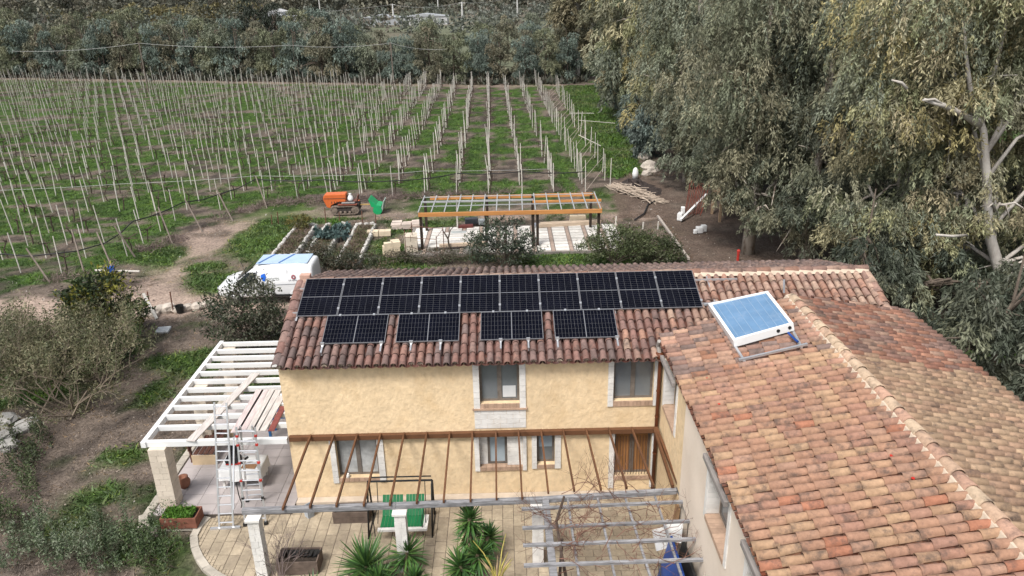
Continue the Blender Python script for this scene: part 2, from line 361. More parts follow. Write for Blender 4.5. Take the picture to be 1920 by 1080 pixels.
for i in range(6):
    h = (2.15, 2.3, 2.2, 2.4, 2.1, 2.25)[i]; b = MB(); b.tube([(0, 0, -.15), (.01, 0, h*.5), (0.0, .01, h)], [.034, .032, .027], 5); svar.append(b.mesh('stake', stakeM))
def stake_mat(x, y):
    tl = random.gauss(0, .035)-.025; tx = random.gauss(0, .03)
    return Matrix.Translation((x, y, float(ground_z(np.array(x), np.array(y))))) @ Matrix.Rotation(tl, 4, 'Y') @ Matrix.Rotation(tx, 4, 'X') @ Matrix.Diagonal((1, 1, random.uniform(.9, 1.1), 1))
for x, y in stk[:300]:
    o = inst('vineyard_stake', random.choice(svar), stake_mat(x, y)); tag(o, 'pale cane stake standing upright in the near vineyard rows', 'stake', 'vineyard stakes')
b = MB()
for x, y in stk[300:]:
    m = stake_mat(x, y); b.tube([m @ Vector((0, 0, -.1)), m @ Vector((0, 0, 2.25))], [.038, .03], 4)
o = b.build('vineyard_stakes', stakeM); tag(o, 'far rows of pale cane stakes filling the vineyard', 'stakes', kind='stuff')
vineM = M('vine_wood', (.085, .062, .05), rough=.95, var=.3, scale=8)
vvar = []
for i in range(6):
    r = random.Random(i); b = MB(); h = r.uniform(.7, 1.0); p0 = (0, 0, -.08); p1 = (r.uniform(-.1, .1), r.uniform(-.1, .1), h*.5); p2 = (r.uniform(-.12, .12), r.uniform(-.1, .1), h)
    b.tube([p0, p1, p2], [.05, .04, .04], 4)
    for q in range(4):
        a_ = r.uniform(-.8, .8)+(math.pi/2 if q % 2 else -math.pi/2); l = r.uniform(.3, .65); e = (p2[0]+math.cos(a_)*l, p2[1]+math.sin(a_)*l, h+r.uniform(-.05, .25))
        b.tube([p2, e], [.035, .02], 3); b.tube([e, (e[0]+r.uniform(-.2, .2), e[1]+r.uniform(-.3, .3), e[2]+r.uniform(.0, .35))], [.02, .01], 3)
    vvar.append(b.mesh('grapevine', vineM))
vn = [(x+.1, y+.35) for x, y in stk if x < 5 and random.random() < .7]
for x, y in vn[:260]:
    o = inst('grapevine', random.choice(vvar), Matrix.Translation((x, y, float(ground_z(np.array(x), np.array(y))))) @ Matrix.Rotation(random.uniform(0, 6), 4, 'Z'))
    tag(o, 'leafless dark grapevine growing beside a vineyard stake', 'vine', 'leafless grapevines')
VV = []; FF = []; n0 = 0
for x, y in vn[260:]:
    me = random.choice(vvar); m = Matrix.Translation((x, y, 0)) @ Matrix.Rotation(random.uniform(0, 6), 4, 'Z')
    VV.append([m @ v_.co for v_ in me.vertices]); FF += [tuple(i+n0 for i in p_.vertices) for p_ in me.polygons]; n0 += len(me.vertices)
b = MB(); b.v = [tuple(q) for vv in VV for q in vv]; b.f = FF
o = b.build('grapevines', vineM); tag(o, 'leafless vines of the far vineyard rows', 'vines', kind='stuff')
# hoses, wires
def cable(name, pts, r, mat, label, sag=.0, n=5):
    q = []
    for a, c in zip(pts[:-1], pts[1:]):
        k = max(2, int(math.dist(a, c)/1.2)); 
        for i in range(k):
            t = i/k; q.append((a[0]+(c[0]-a[0])*t, a[1]+(c[1]-a[1])*t, a[2]+(c[2]-a[2])*t-sag*4*t*(1-t)))
    q.append(pts[-1]); o = MB().tube(q, r, n).build(name, mat, smooth=True); tag(o, label, 'cable' if 'wire' in name else 'hose'); return o
cable('irrigation_hose', [(-32, 38.2, 1.0), (-26.6, 38.1, 1.05), (-24.2, 38.2, .95), (-21.9, 39.4, 1.1), (-21.6, 42.3, 1.45), (-20.2, 46, 1.5), (-18.9, 49.2, 1.2), (-17.3, 51.6, 1.55), (-12.4, 51.2, 1.5), (-7.8, 50.6, 1.45), (-3.4, 52.2, 1.5), (1.1, 52.3, 1.5), (5.7, 52.3, 1.4)], .035, hoseM, 'black irrigation hose slung along the front stakes of the vineyard', .12)
cable('trellis_wire', [(-36, 49.5, 1.65), (-26, 50.9, 1.6), (-17.3, 51.7, 1.75), (-10.2, 51.6, 1.7), (-5.7, 52.2, 1.72), (3.4, 52.1, 1.7)], .012, metalwireM, 'pale wire strung across the vineyard stakes behind the black hose', .06, 4)
cable('ground_hose', [P(1240, 372, .05), P(1215, 383, .05), P(1208, 400, .05), P(1190, 412, .05)], .05, hoseM, 'black hose lying on bare dirt beside the timber pergola')
# strut posts at the headland
strutM = M('weathered_strut', (.20, .165, .14), rough=.9, var=.3, scale=5)
for (xa, ya), (xb, yb), h in (((-23.6, 36.6), (-25.0, 37.6), 1.5), ((-20.6, 37.4), (-21.9, 38.9), 1.9), ((-22.2, 37.4), (-23.5, 39.4), 1.9), ((-20.8, 40.2), (-21.7, 40.4), 1.8), ((-19.6, 42.4), (-20.6, 43.6), 1.9), ((-18.7, 44.7), (-19.9, 45.8), 1.8), ((-17.6, 47.0), (-18.8, 48.2), 1.8), ((-16.2, 49.8), (-17.2, 51.4), 1.8)):
    o = MB().tube([(xa, ya, -.1), (xb, yb, h)], [.05, .045], 5).build('strut_post', strutM); tag(o, 'weathered wooden strut leaning against an end stake of the vineyard', 'post', 'struts at the row ends')
o = MB().tube([P(178, 507, .35), P(262, 509, .3)], .06, 6).build('horizontal_rail', stakeM); tag(o, 'pale horizontal rail tied between leaning posts above the yellow-green bush', 'rail')
b = MB(); b.obox(tuple(P(208, 505, .5)), .35, .3, .3, .3).obox(tuple(P(204, 507, .42)), .3, .25, .2, .9); o = b.build('blue_cloth', M('blue_cloth', (.02, .07, .28), rough=.8), bevel=.05); tag(o, 'blue cloth bundle hung on the rail between leaning posts', 'cloth')
# diagonal canes of the right hand fence
caneM = M('grey_cane', (.36, .31, .26), rough=.9, var=.3, scale=4)
for j in range(20):
    y = 53.2+2.6*j; o = MB().tube([(5.6+random.uniform(-.1, .1), y-1.2, .1), (7.3+random.uniform(-.2, .2), y+.6+random.uniform(-.5, .5), 1.5+random.uniform(-.2, .2))], .02, 4).build('brace_cane', caneM)
    tag(o, 'slanting brace cane between the two stake rows at the vineyard edge', 'cane', 'brace canes')
for (a, c) in (((7.2, 74, 1.3), (10.5, 72.5, 1.2)), ((6.8, 79, 1.2), (9.2, 78.6, 1.2)), ((6.4, 66, 1.4), (8.0, 63, 1.0))):
    o = MB().tube([a, c], .025, 5).build('cross_cane', stakeM); tag(o, 'loose cane lying across the stakes at the vineyard edge', 'cane', 'cross canes')
# heap of cut canes, burnt heap
b = MB()
h0 = np.array(P(1150, 352)); h1 = np.array(P(1235, 378))
for i in range(420):
    t = random.random(); c = h0+(h1-h0)*t; wdt = .25+.75*(1-abs(t-.45)*1.4); c = c+np.array([random.gauss(0, .35)*wdt, random.gauss(0, .5)*wdt, 0]); z = max(.03, .45*(1-abs(t-.4)*1.5)*random.random())
    a_ = math.atan2(h1[1]-h0[1], h1[0]-h0[0])+random.gauss(0, .22); l = random.uniform(.5, 1.4)
    d = np.array([math.cos(a_)*l/2, math.sin(a_)*l/2, random.uniform(-.12, .12)]); q = c+np.array([0, 0, z])
    b.tube([q-d, q+d], .022, 3, False)
o = b.build('cane_heap', M('cut_cane', (.42, .34, .27), rough=.9, var=.4, scale=6)); tag(o, 'heap of cut pale canes lying at the end of the cane fence', 'cane heap', kind='stuff')
def mound(name, c, rx, ry, h, mat, label, cat, seed, kind=None, n=26):
    r = np.random.default_rng(seed); V = []; 
    for i in range(9):
        for j in range(n):
            t = i/8; a_ = 2*math.pi*j/n; k = 1+.2*math.sin(3*a_+seed)+.12*r.normal(); V.append((c[0]+rx*t*k*math.cos(a_), c[1]+ry*t*k*math.sin(a_), -.03+h*(1-t*t)*(1+.35*r.normal())))
    F_ = [(i*n+j, (i+1)*n+j, (i+1)*n+(j+1) % n, i*n+(j+1) % n) for i in range(8) for j in range(n)]
    b = MB(); b.add(V, F_); o = b.build(name, mat, smooth=False); tag(o, label, cat, kind=kind); return o
mound('burnt_heap', P(1195, 352), 1.5, 2.3, .3, M('charred_soil', (.045, .035, .032), rough=1, var=.5, scale=4, bump=.05, bscale=8), 'dark burnt heap of ash and soil beside the cut canes', 'heap', 3)
# ------------------------------------------------------------------ farmhouse
plasterM = M('ochre_plaster', (.78, .60, .385), rough=.9, var=.10, scale=.9, var2=.12, scale2=6., bump=.03, bscale=7., dirt=(.64, .44, .23), dscale=1.1, damt=.55, spec=.15, stretch=(1, 1, .8))
pinkM = M('pale_plaster', (.80, .69, .58), rough=.9, var=.07, scale=.8, bump=.006, bscale=14., spec=.15, dirt=(.55, .42, .3), dscale=.7, damt=.25)
whiteM = M('white_painted_stone', (.76, .735, .70), rough=.85, var=.10, scale=3, bump=.012, bscale=18, dirt=(.55, .48, .40), dscale=2.2, damt=.4, ovar=.06)
sillM = M('terracotta_sill', (.44, .30, .215), rough=.85, var=.2, scale=6, ovar=.12)
frameM = M('grey_brown_wood', (.17, .145, .125), rough=.7, var=.25, scale=8)
paneM = M('dim_glass', (.17, .185, .195), rough=.06, var=.12, scale=1.5, spec=.5)
curtainM = M('curtain_behind_glass', (.42, .43, .43), rough=.35, var=.35, scale=5, spec=.5)
lintelM = M('weathered_lintel', (.26, .235, .22), rough=.9, var=.3, scale=6, stretch=(1, .25, 1))
redwoodM = M('red_lintel', (.20, .075, .05), rough=.7, var=.25, scale=6)
deckM = M('roof_mortar', (.40, .32, .25), rough=.95, var=.25, scale=4, dirt=(.10, .085, .08), dscale=5, damt=.8)
mortarM = M('cream_mortar', (.58, .475, .37), rough=.95, var=.15, scale=5, bump=.01, bscale=25)
pipeM = M('brown_downpipe', (.14, .045, .02), rough=.45, var=.2, scale=5)
tileM = M('clay_tile', attr=True, rough=.88, var=.16, scale=.9, var2=.2, scale2=12., dirt=(.085, .068, .062), dscale=4.6, damt=.75, dsharp=.09, spec=.15, bump=.004, bscale=60)
house = thing('farmhouse', 'ochre plastered farmhouse with clay tiled roofs and a side wing', 'house', (0, 20, 0))
SM = .358; SB = .29          # front and back roof pitch
def zroof(y): return 4.45+SM*(y-17.93)          # base plane of the main front slope
RY, RZ = 21.15, 4.45+SM*(21.15-17.93)
WX, WZ, WE = 7.7, 5.70, 4.90                    # wing ridge, eave base heights
def zwing(x): return WE+(x-4.05)*(WZ-WE)/(WX-4.05) if x <= WX else WZ-(x-WX)*(WZ-4.86)/(11.3-WX)
def yverge(x): return 18.42+(x-4.05)*.137 if x <= WX else 18.92+(x-WX)*.23

def wall_open(mapf, u0, u1, z0, z1, ops, depth, topf=None):
    """wall face with openings and their reveals; mapf(u, d, z) -> xyz, d outwards"""
    b = MB(); us = sorted({u0, u1, *[o[0] for o in ops], *[o[1] for o in ops]}); zs = sorted({z0, z1, *[o[2] for o in ops], *[o[3] for o in ops]})
    for i in range(len(us)-1):
        for j in range(len(zs)-1):
            cu, cz = (us[i]+us[i+1])/2, (zs[j]+zs[j+1])/2
            if any(o[0] < cu < o[1] and o[2] < cz < o[3] for o in ops): continue
            b.add([mapf(us[i], 0, zs[j]), mapf(us[i+1], 0, zs[j]), mapf(us[i+1], 0, zs[j+1]), mapf(us[i], 0, zs[j+1])], [(0, 1, 2, 3)])
    for o in ops:
        q = [(o[0], o[2]), (o[1], o[2]), (o[1], o[3]), (o[0], o[3])]
        for k in range(4):
            (a, c), (d, e) = q[k], q[(k+1) % 4]
            b.add([mapf(a, 0, c), mapf(d, 0, e), mapf(d, -depth, e), mapf(a, -depth, c)], [(0, 3, 2, 1)])
        b.add([mapf(o[0], -depth, o[2]), mapf(o[1], -depth, o[2]), mapf(o[1], -depth, o[3]), mapf(o[0], -depth, o[3])], [(0, 1, 2, 3)])
    return b
fac = lambda u, d, z: (u, 18.15-d, z)
wng = lambda u, d, z: (4.12-d, u, z)
OPS = [(-.85, .24, 3.09, 4.33), (2.81, 3.91, 3.08, 4.32), (-4.97, -3.80, .76, 2.04), (-.92, .30, 1.0, 2.06), (.70, 1.21, 1.05, 2.05), (2.90, 3.94, .60, 2.02)]
wall_open(fac, -6.24, 4.12, -.1, 4.50, OPS, .22).build('wall', plasterM, house)
b = MB(); b.prism([(18.16, -.1), (18.16, 4.47), (RY, RZ-.06), (24.2, 4.44), (24.2, -.1)], -6.24, -6.20, 'X'); b.prism([(18.16, -.1), (18.16, 4.47), (RY, RZ-.06), (24.2, 4.44), (24.2, -.1)], 10.5, 10.54, 'X'); b.box(-6.2, 10.5, 24.16, 24.2, -.1, 4.44)
b.build('gable_wall', plasterM, house)
WOPS = [(16.38, 17.69, 3.12, 4.55), (11.75, 13.15, 3.14, 4.6), (8.9, 10.5, 3.14, 4.62), (14.4, 15.2, 0.0, 1.95), (12.2, 12.9, .7, 1.9)]
def split_wall(y0, y1, mat, name):
    ops = [o for o in WOPS if o[0] >= y0-.01 and o[1] <= y1+.01]
    wall_open(wng, y0, y1, -.1, 4.93, ops, .34).build(name, mat, house)
split_wall(15.45, 18.15, plasterM, 'wing_wall'); split_wall(6.0, 15.45, pinkM, 'wing_wall')
b = MB(); b.prism([(4.12, -.1), (4.12, 4.9), (7.7, 5.66), (11.2, 4.84), (11.2, -.1)], 6.0, 6.04, 'Y'); b.box(11.16, 11.2, 6.04, 19.6, -.1, 4.80)
b.add([(4.12, yverge(4.12)-.1, 4.5), (WX, yverge(WX)-.1, 4.8), (11.2, yverge(11.2)-.1, 4.8), (11.2, yverge(11.2)-.1, zwing(11.2)-.05), (WX, yverge(WX)-.1, WZ-.05), (4.12, yverge(4.12)-.1, zwing(4.12)-.05)], [(0, 1, 4, 5), (1, 2, 3, 4)])
b.build('wing_gable', pinkM, house)
def obx(b, mapf, u0, u1, d0, d1, z0, z1):
    p = [mapf(u, d, z) for z in (z0, z1) for u, d in ((u0, d0), (u1, d0), (u1, d1), (u0, d1))]
    return b.add(p, [(0, 3, 2, 1), (4, 5, 6, 7), (0, 1, 5, 4), (1, 2, 6, 5), (2, 3, 7, 6), (3, 0, 4, 7)])
def window(mapf, u0, u1, z0, z1, leaves=2, rec=.15, pane=paneM, bar=.065):
    b = MB()
    for a, c, e, f in ((u0, u0+bar, z0, z1), (u1-bar, u1, z0, z1), (u0+bar, u1-bar, z0, z0+bar), (u0+bar, u1-bar, z1-bar, z1)): obx(b, mapf, a, c, -rec-.05, -rec, e, f)
    if leaves == 2:
        m_ = (u0+u1)/2; obx(b, mapf, m_-.06, m_+.06, -rec-.05, -rec+.008, z0+bar, z1-bar)
    wn = b.build('window', frameM, house)
    us = [(u0+bar, (u0+u1)/2-.06), ((u0+u1)/2+.06, u1-bar)] if leaves == 2 else [(u0+bar, u1-bar)]
    for a, c in us:
        q = MB(); obx(q, mapf, a, c, -rec-.03, -rec-.02, z0+bar, z1-bar); q.build('pane', pane, wn)
    return wn
def blocks(mapf, wn, u0, u1, z0, z1, d0, d1, n, mat=whiteM, name='surround_block', horiz=False):
    for i in range(n):
        b = MB()
        if horiz: a = u0+(u1-u0)*i/n; c = u0+(u1-u0)*(i+1)/n; obx(b, mapf, a+.004, c-.004, d0, d1, z0, z1)
        else: a = z0+(z1-z0)*i/n; c = z0+(z1-z0)*(i+1)/n; j = random.uniform(0, .008); obx(b, mapf, u0, u1, d0, d1+j, a+.004, c-.004)
        b.build(name, mat, wn)
# upper windows
w1 = window(fac, -.85, .24, 3.09, 4.33); blocks(fac, w1, -1.02, -.852, 2.92, 4.36, -.1, .03, 8); blocks(fac, w1, .242, .41, 2.92, 4.36, -.1, .03, 8)
blocks(fac, w1, -.85, .24, 2.96, 3.088, -.14, .03, 9, sillM, 'sill_brick', True)
MB().box(-1.06, .45, 18.09, 18.2, 2.90, 2.955).build('sill', sillM, w1)
for r_ in range(4):
    n_ = 4; off = .18*(r_ % 2)
    for i in range(n_+1):
        a = max(-1.02, -1.02+(i-(off > 0)*.5)*.357); c = min(.41, -1.02+(i+1-(off > 0)*.5)*.357)
        if c-a < .05: continue
        MB().box(a+.003, c-.003, 18.145-random.uniform(.0, .008)-.012, 18.2, 2.31+r_*.146+.003, 2.31+(r_+1)*.146-.003).build('apron_block', whiteM, w1)
MB().box(-1.08, .46, 18.06, 18.3, 4.34, 4.43).build('lintel', redwoodM, w1)
q = MB(); obx(q, fac, -.22, .14, -.165, -.155, 3.2, 3.55); q.build('notice', M('white_card', (.62, .63, .64), rough=.5, var=.05), w1)
w2 = window(fac, 2.81, 3.91, 3.08, 4.32); blocks(fac, w2, 2.66, 2.808, 2.92, 4.36, -.1, .03, 8); blocks(fac, w2, 3.912, 4.04, 2.92, 4.36, -.1, .03, 8)
blocks(fac, w2, 2.81, 3.91, 2.92, 3.078, -.14, .03, 10, sillM, 'sill_brick', True); MB().box(2.62, 4.06, 18.09, 18.3, 4.34, 4.40).build('lintel', redwoodM, w2)
# ground floor
w3 = window(fac, -4.97, -3.80, .76, 2.04, 2, .16, curtainM); blocks(fac, w3, -5.13, -4.972, .60, 2.06, -.1, .035, 7); blocks(fac, w3, -3.798, -3.62, .60, 2.06, -.1, .035, 7)
blocks(fac, w3, -4.97, -3.80, .64, .758, -.14, .03, 8, sillM, 'sill_brick', True)
MB().lathe((-4.72, 18.17, .765), [(.05, 0), (.06, .06), (.04, .12)], 8).build('sill_jar', whiteM, w3)
w4 = window(fac, -.69, -.14, 1.02, 2.06, 1, .16, M('pale_blind', (.36, .42, .46), rough=.3, var=.1)); blocks(fac, w4, -1.06, -.922, .9, 2.08, -.1, .05, 6); blocks(fac, w4, .302, .41, .9, 2.08, -.1, .05, 6)
blocks(fac, w4, -.918, -.695, 1.03, 2.055, -.21, -.13, 9); blocks(fac, w4, -.135, .298, 1.03, 2.055, -.21, -.06, 7); blocks(fac, w4, -1.02, .4, .90, 1.028, -.14, .04, 10, sillM, 'sill_brick', True)
w5 = window(fac, .70, 1.21, 1.05, 2.05, 1, .16, paneM); blocks(fac, w5, .56, .698, .93, 2.07, -.1, .035, 6); blocks(fac, w5, 1.212, 1.38, .93, 2.07, -.1, .035, 6); blocks(fac, w5, .70, 1.21, .93, 1.048, -.14, .03, 5, sillM, 'sill_brick', True)
q = MB(); obx(q, fac, .77, 1.14, -.168, -.160, 1.55, 1.98); q.build('blind', M('blue_grey_blind', (.33, .40, .46), rough=.6, var=.05), w5)
blindM = M('cane_blind', (.36, .17, .065), rough=.8, var=.3, scale=3, stretch=(6, 6, .4)); ironM = M('rusty_iron', (.10, .055, .035), rough=.7, var=.3, scale=8)
w6 = window(fac, 2.90, 3.94, .60, 2.02, 2, .17, blindM, .07)
for i in range(12):
    q = MB(); x_ = 2.98+i*.08; bow = .05; q.tube([(x_, 18.14, 1.95), (x_, 18.12-bow*.3, 1.3), (x_, 18.1-bow, .85), (x_, 18.13, .66)], .009, 4); q.build('grille_bar', ironM, w6)
blocks(fac, w6, 2.75, 2.898, .2, 2.05, -.1, .03, 9); blocks(fac, w6, 3.942, 4.06, .2, 2.05, -.1, .03, 9); blocks(fac, w6, 2.90, 3.94, .48, .598, -.14, .03, 8, sillM, 'sill_brick', True)
# wing windows with thick white reveals and timber lintels
for (a, c, e, f) in WOPS[:3]:
    wn = window(wng, a, c, e+.1, f-.02, 2, .28)
    for yy, d_ in ((c, -.012), (a, .012)):
        for i in range(10):
            z_ = e+.1+(f-e-.12)*i/10; q = MB(); y0_, y1_ = sorted((yy, yy+d_)); q.box(4.112, 4.38, y0_, y1_, z_+.004, z_+(f-e-.12)/10-.004); q.build('reveal_block', whiteM, wn)
        y0_, y1_ = (yy, yy+.14) if yy == c else (yy-.14, yy)
        for i in range(8):
            z_ = e-.02+(f-e)*i/8; q = MB(); q.box(4.095, 4.13, y0_, y1_, z_+.003, z_+(f-e)/8-.003); q.build('surround_block', whiteM, wn)
    for i in range(9):
        y0_ = a+(c-a)*i/9; q = MB(); q.box(4.08, 4.40, y0_+.003, y0_+(c-a)/9-.003, e-.03, e+.08); q.build('sill_brick', sillM, wn)
    q = MB(); q.bar((4.0, a-.12, f+.05), (4.0, c+.08, f+.05), .09, .13); q.build('lintel', lintelM, wn, bevel=.015)
dw = window(wng, 14.4, 15.2, .02, 1.93, 1, .2); dw.name = 'door'
window(wng, 12.2, 12.9, .72, 1.88, 1, .2)
# downpipe and base course
b = MB(); b.tube([(4.02, 17.98, 4.52), (4.03, 18.05, 4.40), (4.03, 18.06, 4.2), (4.03, 18.06, .05)], .05, 10); b.lathe((4.0, 17.96, 4.42), [(.06, 0), (.11, .1), (.12, .2)], 10)
dp = b.build('downpipe', pipeM, house, smooth=True)
for z_ in (3.4, 2.6, 1.4): MB().lathe((4.03, 18.06, z_), [(.062, 0), (.062, .04)], 10).build('pipe_clip', pipeM, dp)
MB().tube([(3.95, 17.95, 4.98), (3.95, 18.05, 4.8), (3.99, 18.02, 4.6)], .055, 8).build('gutter_spout', M('grey_mortar_pipe', (.4, .37, .34), rough=.9), house)
MB().box(-6.22, 4.1, 17.9, 18.14, -.05, .12).build('base_kerb', M('pale_kerb', (.55, .46, .37), rough=.9, var=.2, scale=3), house)

# ------------------------------------------------------------------ roofs
def deck(pts, name):
    b = MB(); n = len(pts); b.add(pts+[(p_[0], p_[1], p_[2]-.07) for p_ in pts], [tuple(range(n)), tuple(range(2*n-1, n-1, -1))]+[((i+1) % n, i, n+i, n+(i+1) % n) for i in range(n)]); return b.build(name, deckM, house)
main_roof = deck([(-6.22, 17.98, zroof(17.98)-.01), (10.74, 17.98, zroof(17.98)-.01), (10.74, RY, RZ-.01), (-6.22, RY, RZ-.01)], 'roof')
back_roof = deck([(-6.22, RY+.001, RZ-.01), (10.74, RY+.001, RZ-.01), (10.74, 24.4, RZ-.01-SB*3.25), (-6.22, 24.4, RZ-.01-SB*3.25)], 'roof')
wing_l = deck([(4.07, 6.0, zwing(4.07)-.01), (WX, 6.0, WZ-.01), (WX, yverge(WX), WZ-.01), (4.07, yverge(4.07), zwing(4.07)-.01)], 'wing_roof')
wing_r = deck([(WX+.001, 6.0, WZ-.01), (11.28, 6.0, zwing(11.28)-.01), (11.28, yverge(11.28), zwing(11.28)-.01), (WX+.001, yverge(WX), WZ-.01)], 'wing_roof')
def tile_geo(L=.46, w0=.192, w1=.156, h0=.102, h1=.080, seg=6, t=.016):
    V = []; 
    for w_, h_, y_ in ((w0, h0, 0), (w1, h1, L), (w0-2*t, h0-t, .0), (w0-2.2*t, h0-1.2*t, .06)):
        for i in range(seg+1):
            a = math.pi*i/seg; V.append((-w_/2*math.cos(a), y_, h_*math.sin(a)))
    n = seg+1
    F_ = [(i, i+1, n+i+1, n+i) for i in range(seg)]+[(2*n+i, 2*n+i+1, i+1, i) for i in range(seg)]+[(3*n+i, 3*n+i+1, 2*n+i+1, 2*n+i) for i in range(seg)]
    F_ = [tuple(reversed(f)) for f in F_]
    return np.array(V), np.array(F_)
TV, TF = tile_geo()
def chan_geo(L=.5, w_=.20, h_=.06, seg=4):
    V = [( -w_/2*math.cos(math.pi*i/seg), y_, h_-h_*math.sin(math.pi*i/seg)) for y_ in (0, L) for i in range(seg+1)]
    n = seg+1; return np.array(V), np.array([(i, n+i, n+i+1, i+1) for i in range(seg)])
CV, CFc = chan_geo()
PAL_MAIN = [(.225, .14, .122), (.26, .16, .137), (.20, .135, .122), (.28, .185, .16), (.235, .135, .114), (.17, .125, .116), (.25, .145, .118)]
PAL_MAINR = [(.33, .215, .17), (.37, .25, .195), (.29, .185, .15), (.40, .28, .215), (.33, .19, .14)]
PAL_BACK = [(.40, .27, .22), (.44, .31, .26), (.34, .24, .205), (.30, .22, .195)]
PAL_WOLD = [(.31, .195, .15), (.27, .165, .13), (.36, .21, .155), (.21, .15, .13), (.40, .25, .18), (.33, .17, .11)]
PAL_W = [(.42, .30, .195), (.40, .27, .19), (.38, .245, .175), (.36, .23, .165), (.45, .335, .22), (.39, .25, .175), (.35, .215, .16), (.42, .295, .195), (.40, .26, .18), (.33, .21, .165), (.38, .245, .185), (.44, .325, .21), (.40, .275, .205), (.37, .24, .17), (.41, .29, .19), (.36, .225, .17), (.39, .26, .18), (.41, .195, .125)]
PAL_RED = [(.34, .17, .115), (.38, .19, .125), (.28, .165, .13), (.24, .16, .135), (.38, .255, .19), (.31, .145, .10)]
PAL_WR = [(.46, .35, .225), (.43, .32, .21), (.47, .35, .23), (.44, .305, .205), (.49, .38, .25), (.41, .29, .20), (.45, .34, .23)]
def soften(pal, k):
    m_ = np.mean(np.array(pal), 0); return [tuple(np.array(c_)*(1-k)+m_*k) for c_ in pal]
PAL_W = [(a_*.93, b_*.83, c_*.80) for a_, b_, c_ in soften(PAL_W, .15)]; PAL_WR = [(a_*.95, b_*.86, c_*.86) for a_, b_, c_ in soften(PAL_WR, .3)]; PAL_RED = soften(PAL_RED, .25)
VARM = {}
def tvar(pal, i):
    key = (id(pal), i)
    if key not in VARM:
        b = MB(); b.v = [tuple(v_) for v_ in TV]; b.f = [tuple(f) for f in TF]; VARM[key] = b.mesh('roof_tile', tileM, True, pal[i])
    return VARM[key]
ALLT = []
def lay(O, eu, ev, n_, nv, nu, test, palf, roof, hb=.035, expo=.37, pv=.232, step_every=0):
    O = np.array(O, float); eu = unit(np.array(eu, float)); ev = unit(np.array(ev, float)); n_ = unit(np.array(n_, float)); ch = []
    for i in range(nv):
        jr = random.gauss(0, .025)
        for j in range(nu):
            p = O+ev*(i*pv)+eu*(j*expo+jr+random.gauss(0, .008))+n_*hb
            if test is not None and not test(p+eu*.12): continue
            up = unit(eu-n_*.055); nn = unit(np.cross(ev, up)); yaw = random.gauss(0, .018)
            e1 = unit(ev*math.cos(yaw)+up*math.sin(yaw)); u1 = np.cross(nn, e1)
            R = np.stack([e1, u1, nn], 1); p = p+n_*random.gauss(.012, .004)+ev*random.gauss(0, .006)
            pal = palf(p); k = random.randrange(len(pal)); ALLT.append((R, p, pal, k, roof))
            c = O+ev*((i+.5)*pv)+eu*(j*expo-.03)+n_*(.0); ch.append((np.stack([ev, eu, n_], 1), c, pal[k]))
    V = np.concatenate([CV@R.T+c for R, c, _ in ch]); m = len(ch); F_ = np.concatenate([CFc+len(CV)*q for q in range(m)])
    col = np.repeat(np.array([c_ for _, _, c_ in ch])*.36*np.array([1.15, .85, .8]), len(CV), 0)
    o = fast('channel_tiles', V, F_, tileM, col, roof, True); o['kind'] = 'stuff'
def in_wing(p): return p[0] > 4.2 and p[1] < yverge(min(max(p[0], 4.05), 11.3))-.02
lay((-6.10, 17.88, zroof(17.88)), (0, 1, SM), (1, 0, 0), (0, -SM, 1), 73, 9, lambda p: not in_wing(p), lambda p: PAL_MAINR if p[0] > 5.2 or (p[0] > 3 and random.random() < .4) else PAL_MAIN, main_roof)
lay((10.64, 24.42, RZ-SB*3.27), (0, -1, SB), (-1, 0, 0), (0, SB, 1), 73, 9, None, lambda p: PAL_BACK, back_roof)
s_ = (WZ-WE)/(WX-4.05)
def pal_wl(p):
    yy = p[1]+(p[0]-4.05)*.0
    if yy > 15.8+random.gauss(0, .1)+.25*(p[0] > 6.0): return PAL_WOLD
    return PAL_W
lay((4.0, 18.95, WE), (1, 0, s_), (0, -1, 0), (-s_, 0, 1), 55, 10, lambda p: p[1] < yverge(p[0])-.05, pal_wl, wing_l)
s2 = (WZ-4.86)/(11.3-WX)
lay((11.36, 7.5, 4.86), (-1, 0, s2), (0, 1, 0), (s2, 0, 1), 54, 10, lambda p: p[1] < yverge(p[0])-.05, lambda p: PAL_RED if p[1] > 15.6-.0*(p[0]-9)+random.gauss(0, .12) else PAL_WR, wing_r)
def covered(p):        # under the solar panels
    return (-6.0 < p[0] < 5.5 and 19.5 < p[1] < 21.0) or any(a < p[0] < c and 18.5 < p[1] < 19.5 for a, c in ((-5.1, -3.4), (-3.1, -1.4), (-.8, .9), (1.25, 2.95)))
cand = []
for q, (R, p, pal, k, roof) in enumerate(ALLT):
    u, v = proj(p)
    if 0 < u < 1920 and 0 < v < 1080 and roof is not back_roof and not (roof is main_roof and covered(p)): cand.append((float(np.linalg.norm(p-CP)), q))
cand.sort(); solo = {q for _, q in cand[:300]}
rest = {}
for q, (R, p, pal, k, roof) in enumerate(ALLT):
    if q in solo:
        inst('roof_tile', tvar(pal, k), Matrix(((R[0, 0], R[0, 1], R[0, 2], p[0]), (R[1, 0], R[1, 1], R[1, 2], p[1]), (R[2, 0], R[2, 1], R[2, 2], p[2]), (0, 0, 0, 1))), roof)
    else: rest.setdefault(roof.name, (roof, []))[1].append((R, p, np.array(pal[k])*random.uniform(.88, 1.12)))
for roof, lst in rest.values():
    V = np.concatenate([TV@R.T+p for R, p, _ in lst]); F_ = np.concatenate([TF+len(TV)*q for q in range(len(lst))]); col = np.repeat(np.array([c_ for _, _, c_ in lst]), len(TV), 0)
    o = fast('roof_tiles', V, F_, tileM, col, roof, True); o['kind'] = 'stuff'
